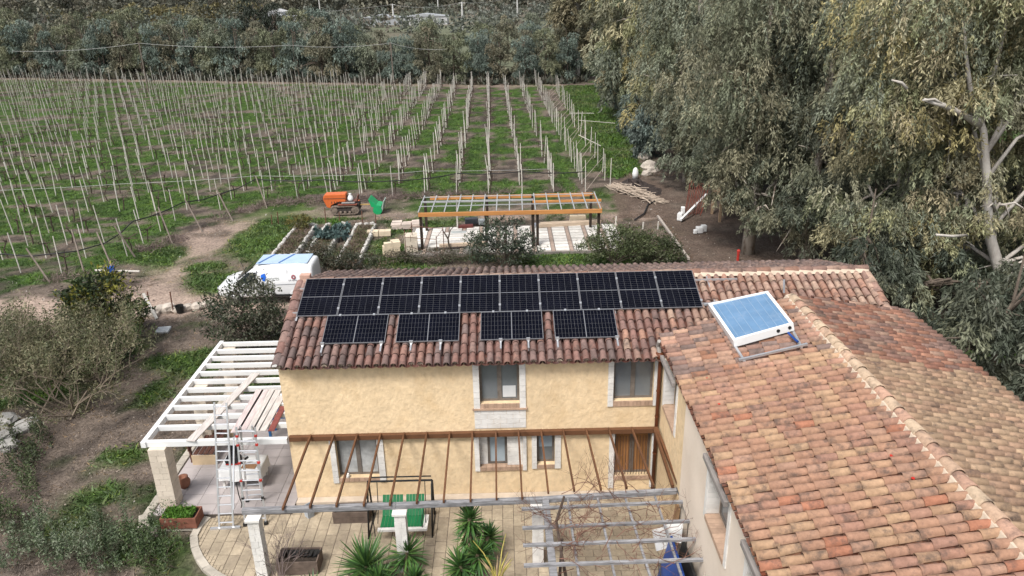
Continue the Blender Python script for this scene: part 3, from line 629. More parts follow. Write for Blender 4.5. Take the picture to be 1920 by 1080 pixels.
# mortar plugs under the eave tiles
b = MB()
for i in range(44):
    x_ = -6.10+i*.232; b.prism([(x_+.075*math.cos(a_*math.pi/5), zroof(17.9)+.02+.07*math.sin(a_*math.pi/5)) for a_ in range(6)], 17.93, 17.99, 'Y')
o = b.build('eave_mortar', mortarM, main_roof); o['kind'] = 'stuff'
# ridges: mortar bed and cap tiles
b = MB(); b.prism([(RY-.2, RZ+.0), (RY-.12, RZ+.1), (RY, RZ+.13), (RY+.12, RZ+.1), (RY+.2, RZ)], 5.55, 10.76, 'X'); b.prism([(RY-.12, RZ), (RY-.08, RZ+.08), (RY, RZ+.1), (RY+.1, RZ+.08), (RY+.14, RZ)], -6.2, 5.55, 'X'); b.build('ridge_mortar', mortarM, main_roof)
b = MB(); b.prism([(WX-.21, WZ-.03), (WX-.15, WZ+.085), (WX, WZ+.13), (WX+.15, WZ+.085), (WX+.21, WZ-.03)], 6.0, yverge(WX)+.05, 'Y'); b.build('ridge_mortar', mortarM, wing_l)
RV, RF = tile_geo(.5, .29, .25, .14, .12)
rvars = {}
def ridge(p0, p1, pal, roof, fl=1):
    p0 = np.array(p0); p1 = np.array(p1); L_ = np.linalg.norm(p1-p0); e = (p1-p0)/L_; n = int(L_/.42)
    for i in range(n):
        k = random.randrange(len(pal)); key = (id(pal), k)
        if key not in rvars:
            b = MB(); b.v = [tuple(v_) for v_ in RV]; b.f = [tuple(f) for f in RF]; rvars[key] = b.mesh('ridge_tile', tileM, True, pal[k])
        p = p0+e*(i*.42); x_ = unit(np.cross(e, np.array([0, 0, 1.]))); up = unit(e-np.array([0, 0, .04])); nn = np.cross(x_, up); 
        inst('ridge_tile', rvars[key], Matrix(((x_[0], up[0], nn[0], p[0]), (x_[1], up[1], nn[1], p[1]), (x_[2], up[2], nn[2], p[2]+random.gauss(0, .006)), (0, 0, 0, 1))), roof)
PAL_RIDGE = [(.47, .35, .25), (.50, .38, .27), (.45, .31, .22), (.42, .26, .19)]
ridge((WX, 6.2, WZ+.07), (WX, yverge(WX)+.1, WZ+.07), PAL_RIDGE, wing_l)
ridge((10.78, RY, RZ+.05), (-6.2, RY, RZ+.05), PAL_MAINR, main_roof)
# verge tiles on the left gable and a rim of cap tiles along the wing verge
def verge(p0, p1, pal, roof):
    ridge(p0, p1, pal, roof)
verge((-6.2, 17.9, zroof(17.9)+.05), (-6.2, RY, RZ+.05), PAL_MAIN, main_roof)
verge((10.7, 18.9, zroof(18.9)+.04), (10.7, RY, RZ+.04), PAL_MAINR, main_roof)
MB().obox((-6.08, 21.3, 5.75), .3, .22, .16).build('ridge_end_brick', M('pink_brick', (.52, .33, .26), rough=.9), main_roof)
# ------------------------------------------------------------------ solar panels
aluM = M('aluminium', (.62, .63, .65), rough=.35, var=.08, metal=.7)
backM = M('backsheet', (.17, .175, .19), rough=.3, var=.05, spec=.2)
cellM = M('solar_cell', (.004, .0045, .009), rough=.35, var=.3, scale=2., spec=.03)
pfM = M('anodised_frame', (.26, .265, .28), rough=.4, var=.08, metal=.5)
def panel_mesh(wd, ln, nc, nr):
    fr = MB(); t = .016
    fr.box(0, wd, 0, t, -.035, 0).box(0, wd, ln-t, ln, -.035, 0).box(0, t, t, ln-t, -.035, 0).box(wd-t, wd, t, ln-t, -.035, 0)
    bk = MB(); bk.box(t, wd-t, t, ln-t, -.03, -.012)
    ce = MB(); g = .0045; mid = .022
    def cells(x0, x1, y0, y1, a, b_):
        for i in range(a):
            for j in range(b_):
                xa = x0+(x1-x0)*i/a+g/2; xb = x0+(x1-x0)*(i+1)/a-g/2; ya = y0+(y1-y0)*j/b_+g/2; yb = y0+(y1-y0)*(j+1)/b_-g/2
                ce.add([(xa, ya, -.009), (xb, ya, -.009), (xb, yb, -.009), (xa, yb, -.009)], [(0, 1, 2, 3)])
    if ln > wd: cells(t, wd-t, t, ln/2-mid/2, nc, nr); cells(t, wd-t, ln/2+mid/2, ln-t, nc, nr)
    else: cells(t, wd/2-mid/2, t, ln-t, nr, nc); cells(wd/2+mid/2, wd-t, t, ln-t, nr, nc)
    return fr.mesh('frame', pfM), bk.mesh('backsheet', backM), ce.mesh('cells', cellM)
cl = MB(); cl.box(-.03, .03, -.035, .035, -.02, .015); clampM_ = cl.mesh('clamp', aluM)
portrait = panel_mesh(1.135, 1.60, 6, 9); landscape = panel_mesh(1.715, 1.10, 6, 9)
al = math.atan(SM)
def place_panel(x, y, meshes, label, group, clamps):
    z = zroof(y)+.20; r = thing('solar_module', label, 'solar panel', (x, y, z), group, local=True); r.rotation_euler = (al, 0, 0)
    for nm, me in zip(('frame', 'backsheet', 'cells'), meshes):
        o = bpy.data.objects.new(nm, me); COL.objects.link(o); o.parent = r
        if nm == 'cells': o['kind'] = 'stuff'
    for cx, cy in clamps:
        o = bpy.data.objects.new('clamp', clampM_); COL.objects.link(o); o.parent = r; o.location = (cx, cy, 0)
ORD = ('first', 'second', 'third', 'fourth', 'fifth', 'sixth', 'seventh', 'eighth', 'ninth', 'tenth')
for i in range(10):
    place_panel(-5.99+i*1.149, 19.56, portrait, f'{ORD[i]} upright black solar panel of the upper row, counted from the white pergola', 'upper row of solar panels', [(1.142, .28), (1.142, 1.3)] if i < 9 else [(1.14, .28)])
for i, x in enumerate((-5.10, -3.09, -.79, 1.24)):
    place_panel(x, 18.52, landscape, f'{ORD[i]} sideways black solar panel of the lower row, counted from the white pergola', 'lower row of solar panels', [(.35, 1.1), (1.3, 1.1)])
def rail(p0, p1, label, w_=.045, name='mounting_rail', group=None):
    o = MB().bar(p0, p1, w_, w_).build(name, aluM); tag(o, label, 'rail', group); return o
for x0, offs in ((-5.10, (.03, 1.62)), (-3.09, (.42, 1.22)), (-.79, (.55, 1.3)), (1.24, (.06, 1.68))):
    for d in offs:
        y0 = 18.25; r = MB(); r.bar((x0+d, y0, zroof(y0)+.145), (x0+d, 19.62, zroof(19.62)+.145), .045, .045); r.obox((x0+d, 18.52, zroof(18.52)+.19), .1, .05, .08); r.obox((x0+d, y0+.05, zroof(y0)+.1), .035, .05, .1)
        o = r.build('mounting_rail', aluM); tag(o, 'short aluminium rail poking out below a lower solar panel', 'rail', 'short panel rails')
for y, xb, lb in ((20.72, 6.75, 'long aluminium rail under the top of the upper panels, bare end past the last panel'), (19.75, 5.75, 'long aluminium rail under the bottom of the upper panels')):
    b = MB(); b.bar((-6.2, y, zroof(y)+.14), (xb, y, zroof(y)+.14), .05, .05)
    for x in (-6.0, -3, 0, 3, 5.9): b.bar((x, y-.25, zroof(y-.25)+.10), (x, y+.2, zroof(y+.2)+.10), .05, .02)
    tag(b.build('mounting_rail', aluM), lb, 'rail')
# ------------------------------------------------------------------ thermal collector on its rails
def zw(x): return zwing(x)+.13
absM = M('blue_absorber', (.13, .245, .40), rough=.2, var=.14, scale=1.6, spec=.35, dirt=(.27, .37, .50), dscale=2.6, damt=.5)
wfM = M('white_enamel', (.80, .80, .79), rough=.4, var=.04)
def PR(px, py, h, k=.219):        # point of the wing's left roof plane, h above the tiles
    d = ray(px, py); n_ = np.array([-k, 0, 1.]); p0 = np.array([5.6, 0, zwing(5.6)+.12+h]); return CP+d*(((p0-CP)@n_)/(d@n_))
ct = [PR(1328, 571, .20, .26), PR(1440, 547, .20, .26), PR(1488, 608, .20, .26), PR(1375, 640, .20, .26)]
col_ = thing('solar_collector', 'blue flat solar water collector in white frame on the wing roof', 'solar collector', tuple(ct[3]))
cc = sum(ct)/4; nrm = unit(np.cross(ct[2]-ct[3], ct[0]-ct[3]))
def lerp2(u, v): return (ct[3]*(1-u)+ct[2]*u)*(1-v)+(ct[0]*(1-u)+ct[1]*u)*v
b = MB()
def slab(b, u0, u1, v0, v1, h0, h1):
    q = [lerp2(u0, v0), lerp2(u1, v0), lerp2(u1, v1), lerp2(u0, v1)]
    return b.add([p_+nrm*h0 for p_ in q]+[p_+nrm*h1 for p_ in q], [(3, 2, 1, 0), (4, 5, 6, 7), (0, 1, 5, 4), (1, 2, 6, 5), (2, 3, 7, 6), (3, 0, 4, 7)])
slab(b, 0, 1, 0, .035, -.17, .03); slab(b, 0, 1, .965, 1, -.17, .03); slab(b, 0, .05, .035, .965, -.17, .03); slab(b, .95, 1, .035, .965, -.17, .03); fr = b.build('frame', wfM, col_)
slab(MB(), .04, .96, .03, .97, -.11, .0).build('absorber', absM, col_)
for i in range(7):
    u = .05+.9*(i+.5)/7; slab(MB(), u-.006, u+.006, .04, .96, .0005, .004).build('riser_tube', M('pale_riser', (.20, .31, .45), rough=.2, var=.1), col_) if i == 0 else slab(MB(), u-.006, u+.006, .04, .96, .0005, .004).build('riser_tube', bpy.data.materials['pale_riser'], col_)
blk = M('black_rubber', (.02, .02, .02), rough=.6, var=.1)
for u in (.74, .93):
    p_ = lerp2(u, 0)-nrm*.06; d_ = unit(ct[3]-ct[0]); MB().tube([p_, p_+d_*.012], .045, 10).build('pipe_port', blk, fr)
st = thing('collector_stand', 'aluminium rail stand under the solar water collector', 'stand', (6.4, 17, 5.3))
for pa, pc in (((1330, 575), (1396, 678)), ((1470, 590), (1503, 652)), ((1386, 675), (1514, 645)), ((1320, 572), (1345, 566))):
    MB().bar(PR(*pa, .03 if pa[0] != 1386 else .08), PR(*pc, .03 if pa[0] != 1386 else .08), .06, .05).build('rail', aluM, st)
tag(MB().tube([PR(1478, 624, .15), PR(1486, 632, .12), PR(1496, 641, .08)], .03, 8).build('blue_hose_end', M('blue_plastic', (.015, .06, .25), rough=.4)), 'short blue pipe end sticking out beside the solar collector', 'pipe')
tag(MB().tube([PY(1470, 549, 19.85), PY(1470, 524, 19.95)], .03, 8).build('vent_pipe', M('grey_pipe', (.28, .29, .31), rough=.5)), 'thin grey pipe standing by the top of the wing ridge', 'pipe')
for px, py in ((1325, 708), (1348, 757), (1669, 852), (1672, 856), (1712, 897)):
    q = PR(px, py, -.02); MB().lathe(tuple(q), [(.035, 0), (.03, .012)], 7).build('paint_mark', bpy.data.materials['red_paint'] if 'red_paint' in bpy.data.materials else M('red_paint', (.5, .03, .02), rough=.6), wing_l)
# ------------------------------------------------------------------ patio and porch floors
jointM = M('paving_joint', (.11, .09, .075), rough=.95, var=.3, scale=6)
paveM = M('patio_stone', (.375, .31, .225), rough=.9, var=.22, scale=2.2, var2=.16, scale2=12, ovar=.16, bump=.008, bscale=25, dirt=(.24, .19, .15), dscale=1.6, damt=.5)
porchM = M('porch_tile', (.44, .395, .385), rough=.6, var=.14, scale=1.2, ovar=.09, bump=.003, bscale=20, spec=.4)
kerbM = M('pale_stone_kerb', (.44, .40, .34), rough=.9, var=.2, scale=4, ovar=.12, bump=.01, bscale=20)
curve = [(-8.62, 17.50), (-8.73, 17.09), (-8.72, 16.70), (-8.52, 16.25), (-8.25, 15.85), (-7.95, 15.5), (-7.6, 15.22), (-7.1, 14.9), (-6.4, 14.6), (-5.5, 14.3), (-4.5, 14.1)]
pb = MB(); pol = curve+[(-4.5, 12.6), (4.1, 12.6), (4.1, 18.1), (-6.3, 18.1), (-6.6, 17.95)]; pb.prism(pol, -.12, -.012, 'Z'); patio = pb.build('patio', jointM); tag(patio, kind='structure')
def inpat(x, y): return bool(inpoly(np.array(x), np.array(y), pol))
PM = {}
def paver(x0, x1, y0, y1):
    k = (round(x1-x0, 2), round(y1-y0, 2))
    if k not in PM:
        a, c = k[0]/2-.006, k[1]/2-.006; b = MB(); b.add([(-a, -c, -.05), (a, -c, -.05), (a, c, -.05), (-a, c, -.05), (-a, -c, -.006), (a, -c, -.006), (a, c, -.006), (-a, c, -.006), (-a+.012, -c+.012, 0), (a-.012, -c+.012, 0), (a-.012, c-.012, 0), (-a+.012, c-.012, 0)],
            [(8, 9, 10, 11)]+[(i, (i+1) % 4, 4+(i+1) % 4, 4+i) for i in range(4)]+[(4+i, 4+(i+1) % 4, 8+(i+1) % 4, 8+i) for i in range(4)]); PM[k] = b.mesh('paver', paveM)
    return PM[k]
plist = []
x = -9.0
while x < .6:
    wd = .30; y = 12.9+random.uniform(0, .4)
    while y < 18.05:
        l = random.choice((.40, .46, .52)); y1 = min(y+l, 18.08)
        if inpat(x+.02, y+.02) and inpat(x+wd-.02, y1-.02) and inpat(x+.02, y1-.02) and inpat(x+wd-.02, y+.02) and y1-y > .15: plist.append((x, x+wd, y, y1))
        elif y1-y > .15:        # cut pavers along the curved edge
            for a_ in range(3):
                for c_ in range(3):
                    q = (x+wd*a_/3, x+wd*(a_+1)/3, y+(y1-y)*c_/3, y+(y1-y)*(c_+1)/3)
                    if inpat((q[0]+q[1])/2, (q[2]+q[3])/2): plist.append(q)
        y = y1
    x += wd
y = 12.7; r_ = 0
while y < 18.0:
    x = 1.0-.2*(r_ % 2); h = .26
    while x < 4.05:
        x1 = min(x+.42, 4.08); plist.append((x, x1, y, min(y+h, 18.08))); x = x1
    y += h; r_ += 1
plist = [q for q in plist if vis(np.array([[(q[0]+q[1])/2, (q[2]+q[3])/2, 0]]), 20)[0]]
plist.sort(key=lambda q: -(q[1]-q[0])*(q[3]-q[2]))
b = MB()
for i, q in enumerate(plist):
    z = random.uniform(0, .007)
    if i < 300: inst('paver', paver(*q), Matrix.Translation(((q[0]+q[1])/2, (q[2]+q[3])/2, z)), patio)
    else: b.box(q[0]+.007, q[1]-.007, q[2]+.007, q[3]-.007, -.03, z)
if b.v: o = b.build('pavers', paveM, patio); o['kind'] = 'stuff'
for (a, c) in zip(curve[:-1], curve[1:]):
    m_ = max(1, int(math.dist(a, c)/.33)); nx_ = Vector((a[1]-c[1], c[0]-a[0], 0)).normalized()
    for i in range(m_):
        t0, t1 = i/m_+.01, (i+1)/m_-.01; p0 = Vector((a[0]+(c[0]-a[0])*t0, a[1]+(c[1]-a[1])*t0, 0)); p1 = Vector((a[0]+(c[0]-a[0])*t1, a[1]+(c[1]-a[1])*t1, 0))
        q = MB(); q.add([p0-nx_*.10, p1-nx_*.10, p1+nx_*.10, p0+nx_*.10], [(0, 1, 2, 3)]); zz = random.uniform(.03, .045)
        q = MB(); q.prism([((p0-nx_*.1).x, (p0-nx_*.1).y), ((p1-nx_*.1).x, (p1-nx_*.1).y), ((p1+nx_*.1).x, (p1+nx_*.1).y), ((p0+nx_*.1).x, (p0+nx_*.1).y)], -.1, zz, 'Z'); q.build('kerb_stone', kerbM, patio)
FL = .06
pf = MB(); pf.prism([(-10.25, 17.55), (-6.26, 17.55), (-6.26, 18.17), (-6.25, 24.4), (-10.25, 24.4)], -.12, FL-.015, 'Z'); porch = pf.build('porch_floor', jointM); tag(porch, kind='structure')
ti = 0
for i in range(7):
    for j in range(15):
        x0 = -10.22+i*.566; y0 = 17.57+j*.455; b = MB(); b.box(x0+.005, x0+.561, y0+.005, y0+.45, -.0, FL+random.uniform(0, .003)); b.build('floor_tile', porchM, porch)
for i in range(14):
    y0 = 17.5+i*.5; b = MB(); b.obox((-10.38, y0+.25, .0), .24, .47, .16+random.uniform(-.02, .02), random.uniform(-.04, .04)); b.build('edge_stone', kerbM, porch, bevel=.02)
# ------------------------------------------------------------------ white porch pergola
wpM = M('white_painted_wood', (.80, .80, .79), rough=.6, var=.06, scale=3, dirt=(.6, .58, .55), dscale=3, damt=.35)
pg = thing('porch_pergola', 'white painted timber pergola with stone columns beside the farmhouse gable', 'pergola', (-8.2, 21, 0))
MB().box(-10.20, -6.25, 18.02, 18.14, 2.02, 2.20).build('front_beam', wpM, pg, bevel=.01)
MB().box(-10.30, -10.16, 17.98, 24.42, 2.03, 2.21).build('side_beam', wpM, pg, bevel=.01)
for y in (24.27, 23.70, 23.17, 22.63, 22.09, 21.55, 21.01, 20.48, 19.95, 19.41, 18.84):
    MB().box(-10.16, -6.26, y-.045, y+.045, 2.06, 2.205).build('rafter', wpM, pg)
def column(root, x, y, sx, sy, z0, z1, n, cap=.05, mat=whiteM, name='column'):
    c_ = MB().box(x-sx/2+.012, x+sx/2-.012, y-sy/2+.012, y+sy/2-.012, z0, z1).build(name, mat, root)
    for i in range(n):
        za = z0+(z1-z0)*i/n; zb = z0+(z1-z0)*(i+1)/n; sp = random.uniform(-.08, .08)*sx*(1 if i % 2 else -1)+(.12*sx if i % 2 else -.12*sx)
        for xa, xb in ((x-sx/2, x+sp-.003), (x+sp+.003, x+sx/2)):
            j = random.uniform(0, .006); MB().box(xa-(j if xa < x-sx/2+.01 else 0), xb+(j if xb > x+sx/2-.01 else 0), y-sy/2-j, y+sy/2+j, za+.004, zb-.004).build('stone_block', mat, c_)
    if cap: MB().box(x-sx/2-cap, x+sx/2+cap, y-sy/2-cap, y+sy/2+cap, z1, z1+.08).build('capital', mat, c_, bevel=.012)
    return c_
creamblockM = M('cream_stone', (.66, .575, .475), rough=.9, var=.12, scale=3, bump=.012, bscale=18, ovar=.08, dirt=(.5, .4, .3), dscale=2, damt=.3)
column(pg, -9.86, 18.10, .46, .44, FL, 2.02, 10, 0, creamblockM); column(pg, -9.92, 21.3, .42, .42, FL, 2.05, 9, 0, creamblockM); column(pg, -9.92, 24.0, .42, .42, FL, 2.05, 9, 0, creamblockM)
plankM = M('weathered_plank', (.56, .52, .49), rough=.85, var=.25, scale=5, stretch=(4, .5, 1), dirt=(.33, .28, .25), dscale=3, damt=.5); plankPM = M('pinkish_plank', (.58, .49, .48), rough=.85, var=.25, scale=5, stretch=(4, .5, 1))
def plank(a, c, w_, t, mat, label, group=None, name='plank'):
    o = MB().bar(a, c, w_, t).build(name, mat, bevel=.004); tag(o, label, 'plank', group); return o
plank(P(357, 827, 2.23), P(480, 700, 2.23), .26, .035, plankM, 'single weathered plank laid diagonally across the white pergola rafters')
for i, (pa, pc) in enumerate((((440, 811), (488, 731)), ((452, 810), (498, 731)))):
    plank(P(*pa, 2.225), P(*pc, 2.225), .24, .03, plankPM, 'pinkish scaffold plank lying on the porch pergola', 'pinkish planks')
for i, (pa, pc) in enumerate((((468, 810), (511, 730)), ((479, 809), (521, 732)), ((491, 808), (528, 742)))):
    plank(P(*pa, 2.225), P(*pc, 2.225), .22, .03, plankM, 'grey weathered plank lying on the porch pergola beside the gable', 'grey planks')
plank(P(508, 808, 2.225), P(531, 762, 2.225), .18, .03, M('dark_red_board', (.20, .06, .05), rough=.8, var=.4, scale=6), 'dark red board lying on the porch pergola by the wall')
o = MB().box(-7.9, -7.0, 21.3, 21.9, .85, .88); o.box(-7.95, -7.87, 21.3, 21.36, FL, .86).box(-7.05, -6.97, 21.3, 21.36, FL, .86).box(-7.95, -7.87, 21.84, 21.9, FL, .86).box(-7.05, -6.97, 21.84, 21.9, FL, .86); tag(o.build('blue_table', M('blue_tarp', (.05, .20, .48), rough=.5, var=.2)), 'blue topped table standing under the porch pergola', 'table')
# ------------------------------------------------------------------ ladders
def ladder(root, b0, b1, t0, t1, n, r=.028, k0=0.):
    b0, b1, t0, t1 = [Vector(q) for q in (b0, b1, t0, t1)]
    for a, c in ((b0, t0), (b1, t1)): MB().bar(a, c, .05, .03).build('side_rail', aluM, root)
    for i in range(n):
        t = (i+.6)/n; MB().tube([b0.lerp(t0, t), b1.lerp(t1, t)], .02, 6).build('rung', aluM, root)
l1 = thing('extension_ladder', 'tall aluminium extension ladder leaning on the front beam of the porch pergola', 'ladder', (-7.95, 17, 0))
ladder(l1, (-8.12, 17.0, .03), (-7.74, 17.02, .03), (-8.05, 18.0, 3.42), (-7.72, 18.0, 3.40), 14)
MB().bar((-8.36, 16.98, .03), (-7.55, 17.02, .03), .08, .05).build('foot_bar', aluM, l1)
for x_ in (-7.66,): MB().bar((x_, 17.05, .6), (x_+.03, 17.85, 2.4), .04, .03).build('side_rail', aluM, l1)
tag(MB().tube([(-7.6, 17.4, 1.25), (-7.55, 17.3, .9), (-7.5, 17.28, .6), (-7.56, 17.33, .45)], .015, 5).build('hanging_strap', blk), 'dark strap hanging from the tall ladder', 'strap')
l2 = thing('folding_ladder', 'telescopic folding ladder with red joints standing open under the pergola', 'ladder', (-7.2, 17.6, 0))
ladder(l2, (-7.44, 17.1, .03), (-6.88, 17.14, .03), (-7.46, 17.72, 2.80), (-6.96, 17.72, 2.78), 10); ladder(l2, (-7.68, 18.10, FL), (-7.24, 18.14, FL), (-7.38, 17.80, 2.78), (-7.06, 17.80, 2.78), 7)
redM = M('red_plastic', (.45, .04, .03), rough=.5)
for z_ in (.8, 1.3, 1.8, 2.3, 2.55):
    t = z_/2.8
    for xa, xb in ((-7.44, -7.46), (-6.88, -6.96)): MB().obox((xa+(xb-xa)*t, 17.1+.62*t, z_), .07, .06, .06).build('joint', redM if z_ > 1.2 else blk, l2)
for q in ((-7.44, 17.1), (-6.88, 17.14), (-7.68, 18.1), (-7.24, 18.14)): MB().obox((q[0], q[1], .05), .09, .09, .1).build('rubber_foot', blk, l2)
# ------------------------------------------------------------------ porch things
tb = thing('cloth_table', 'table under a white cloth on the porch floor', 'table', (-8, 19, FL))
TX0, TX1, TY0, TY1, TZ = -8.62, -7.40, 18.66, 19.44, .74
b = MB(); nn = 44; ring = []
for i in range(nn):
    t = i/nn*4; s = int(t); f = t-s; ring.append(((TX0+(TX1-TX0)*f, TY0) if s == 0 else ((TX1, TY0+(TY1-TY0)*f) if s == 1 else ((TX1-(TX1-TX0)*f, TY1) if s == 2 else (TX0, TY1-(TY1-TY0)*f)))))
cx_, cy_ = (TX0+TX1)/2, (TY0+TY1)/2; V = []
for lv, (off, z_) in enumerate(((0, TZ), (.012, TZ-.03), (.03, TZ-.18), (.05, TZ-.34))):
    for i, (x_, y_) in enumerate(ring):
        wv = off+(.02*math.sin(i*1.9)*lv/2 if lv > 1 else 0); dx, dy = x_-cx_, y_-cy_; l = math.hypot(dx, dy); V.append((x_+dx/l*wv, y_+dy/l*wv, z_+(.02*math.sin(i*1.1) if lv == 3 else 0)))
b.add(V, [tuple(range(nn))]+[(k*nn+(i+1) % nn, k*nn+i, (k+1)*nn+i, (k+1)*nn+(i+1) % nn) for k in range(3) for i in range(nn)])
b.build('tablecloth', M('white_cloth', (.74, .74, .735), rough=.9, var=.06, scale=3), tb, smooth=True)
for x_, y_ in ((TX0+.08, TY0+.08), (TX1-.08, TY0+.08), (TX0+.08, TY1-.08), (TX1-.08, TY1-.08)): MB().box(x_-.03, x_+.03, y_-.03, y_+.03, FL, TZ-.05).build('leg', whiteM, tb)
bagM = M('black_nylon', (.022, .022, .026), rough=.7, var=.3, scale=10)
bg_ = thing('tool_bag', 'open black tool bag with red trim standing on the white table', 'tool bag', (-8.25, 19.0, TZ))
MB().prism([(-8.48, TZ+.002), (-8.5, TZ+.15), (-8.43, TZ+.27), (-8.13, TZ+.27), (-8.05, TZ+.14), (-8.07, TZ+.002)], 18.92, 19.2, 'Y').build('body', bagM, bg_, bevel=.03)
MB().obox((-8.28, 19.24, TZ+.36), .36, .03, .26, .1).build('open_lid', bagM, bg_, bevel=.01); MB().box(-8.47, -8.1, 18.905, 18.925, TZ+.02, TZ+.06).build('trim', redM, bg_)
MB().tube([(-8.4, 19.05, TZ+.26), (-8.35, 19.05, TZ+.4), (-8.2, 19.05, TZ+.4), (-8.15, 19.05, TZ+.26)], .015, 6).build('handle', blk, bg_)
b = MB(); b.tube([(-8.02, 18.98, TZ+.03), (-7.9, 18.95, TZ+.12), (-7.88, 18.94, TZ+.2)], [.03, .035, .04], 8); b.tube([(-7.94, 18.86, TZ+.2), (-7.82, 19.02, TZ+.21)], .035, 8); tag(b.build('power_drill', blk), 'black cordless drill lying beside the tool bag on the table', 'drill')
tag(MB().obox((-7.76, 18.86, TZ+.014), .42, .26, .02, -.1).build('wood_board', M('brown_board', (.34, .19, .10), rough=.8, var=.2)), 'small brown wooden board lying on the white table', 'board')
brownM = M('brown_slat', (.12, .055, .04), rough=.6, var=.25, scale=6); crateM = M('raw_plywood', (.60, .46, .30), rough=.8, var=.15, scale=3)
sb = thing('garden_bench', 'brown slatted garden bench with cream plywood front under the porch pergola', 'bench', (-9.6, 20.6, FL))
for i in range(4): MB().box(-9.92+i*.16, -9.79+i*.16, 20.02, 21.5, .40, .43).build('slat', brownM, sb)
for i in range(2): MB().box(-10.06, -10.03, 20.02, 21.5, .52+i*.17, .66+i*.17).build('backrest_slat', brownM, sb)
MB().box(-9.96, -9.2, 19.97, 20.0, FL, .40).build('end_panel', crateM, sb); MB().box(-9.96, -9.2, 21.5, 21.53, FL, .40).build('end_panel', crateM, sb)
for y_ in (20.1, 21.4): MB().box(-10.07, -10.0, y_, y_+.06, FL, .9).build('post', brownM, sb)
clayM = M('terracotta_pot', (.30, .135, .085), rough=.7, var=.2, scale=5); soilM = M('dark_soil', (.05, .038, .03), rough=1, var=.4, scale=8, bump=.02, bscale=30)
tag(MB().lathe((-9.78, 18.85, FL), [(.10, 0), (.17, .1), (.19, .22), (.13, .34), (.15, .38), (.11, .38), (.1, .3)], 16).build('clay_pot', clayM, smooth=True), 'round terracotta pot beside the porch column', 'pot')
def planter(root, x0, x1, y0, y1, z0, z1, mat, nb=2, t=.03):
    for k in range(nb):
        za = z0+(z1-z0)*k/nb; zb = z0+(z1-z0)*(k+1)/nb
        for bx in ((x0, x1, y0, y0+t), (x0, x1, y1-t, y1), (x0, x0+t, y0+t, y1-t), (x1-t, x1, y0+t, y1-t)): MB().box(*bx, za+.004, zb-.004).build('board', mat, root)
    MB().box(x0+t, x1-t, y0+t, y1-t, z0, z1-.08).build('soil', soilM, root)
p1 = thing('wooden_planter', 'reddish wooden planter box full of green plants beside the porch column', 'planter', (-9.2, 17.25, 0))
planter(p1, -9.70, -8.72, 16.97, 17.5, 0.06, .40, M('reddish_wood', (.22, .09, .06), rough=.75, var=.25, scale=5)); MB().box(-9.6, -8.8, 17.0, 17.45, -.04, .06).build('foot', kerbM, p1)
cl_ = leafmesh(np.c_[rng.uniform(-9.64, -8.85, 1500), rng.uniform(17.02, 17.45, 1500), rng.uniform(.32, .44, 1500)], unit(rng.normal(size=(1500, 3))+np.array([0, 0, 1.2])), rng.uniform(.05, .11, 1500), rng.uniform(.03, .06, 1500), pick([(.10, .22, .03), (.13, .26, .04), (.07, .16, .025)], 1500))
fast('plants', cl_[0], cl_[1], leafM, cl_[2], p1)['kind'] = 'stuff'
for q in ((-10.35, 17.35, .25, .4), (-10.2, 17.0, .3, .3), (-9.95, 16.8, .4, .25), (-10.05, 16.5, .3, .25)): tag(MB().obox((q[0], q[1], .06), q[2], q[3], .18, random.uniform(-.5, .5)).build('edge_rock', kerbM, bevel=.03), 'pale rock piled at the corner of the porch floor', 'rock', 'rocks at the porch corner')
greywM = M('grey_brown_wood_board', (.14, .105, .085), rough=.85, var=.3, scale=5)
p2 = thing('wooden_trough', 'dark weathered wooden trough against the ochre wall', 'planter', (-4.5, 17.3, 0)); planter(p2, -5.0, -4.0, 17.10, 17.55, 0, .36, greywM)
p3 = thing('broken_planter', 'weathered wooden planter lined with torn black plastic in front of the patio', 'planter', (-5.5, 15.4, 0)); planter(p3, -6.02, -4.98, 15.16, 15.72, 0, .40, greywM)
b = MB()
for i in range(9):
    x_ = -5.95+i*.11; b.add([(x_, 15.66, .36), (x_+.14, 15.66, .38), (x_+.12, 15.45+random.uniform(-.1, .1), .42+random.uniform(-.04, .08)), (x_+random.uniform(-.03, .05), 15.4, .33)], [(0, 1, 2, 3)])
b.build('plastic_liner', blk, p3)
tag(MB().lathe((-5.74, 17.45, 0), [(.13, 0), (.17, .34), (.18, .35), (.16, .345), (.13, .05)], 4).build('grey_bucket', M('grey_plastic', (.42, .46, .50), rough=.5)), 'square grey plastic tub on the patio by the wall corner', 'tub')
# ------------------------------------------------------------------ front pergola of brown rafters
rustM = M('brown_stained_wood', (.135, .062, .030), rough=.65, var=.35, scale=4, dirt=(.09, .04, .02), dscale=4, damt=.7, stretch=(1, 1, 1), ovar=.15)
greyM = M('silvered_wood', (.27, .268, .278), rough=.95, var=.45, scale=6, spec=.1, dirt=(.11, .108, .108), dscale=4, damt=.85, stretch=(.6, 4, 4), bump=.006, bscale=20, ovar=.12)
fp = thing('front_pergola', 'long lean-to pergola of brown rafters between the ochre wall and a grey beam', 'pergola', (-1, 16.5, 0))
MB().box(-6.20, 4.02, 18.02, 18.145, 2.09, 2.24).build('wall_beam', rustM, fp, bevel=.01)
tops = (-5.58, -4.94, -4.29, -3.64, -2.99, -2.36, -1.72, -1.09, -.44, .19, .82, 1.43, 2.07, 2.70, 3.34)
bots = ((-5.62, 15.16), (-4.97, 15.21), (-4.33, 15.23), (-3.66, 15.23), (-3.02, 15.23), (-2.37, 15.28), (-1.71, 15.3), (-1.05, 15.3), (-.41, 15.35), (.22, 15.36), (.88, 15.55), (1.53, 15.6), (2.2, 15.62), (2.85, 15.66), (3.53, 15.7))
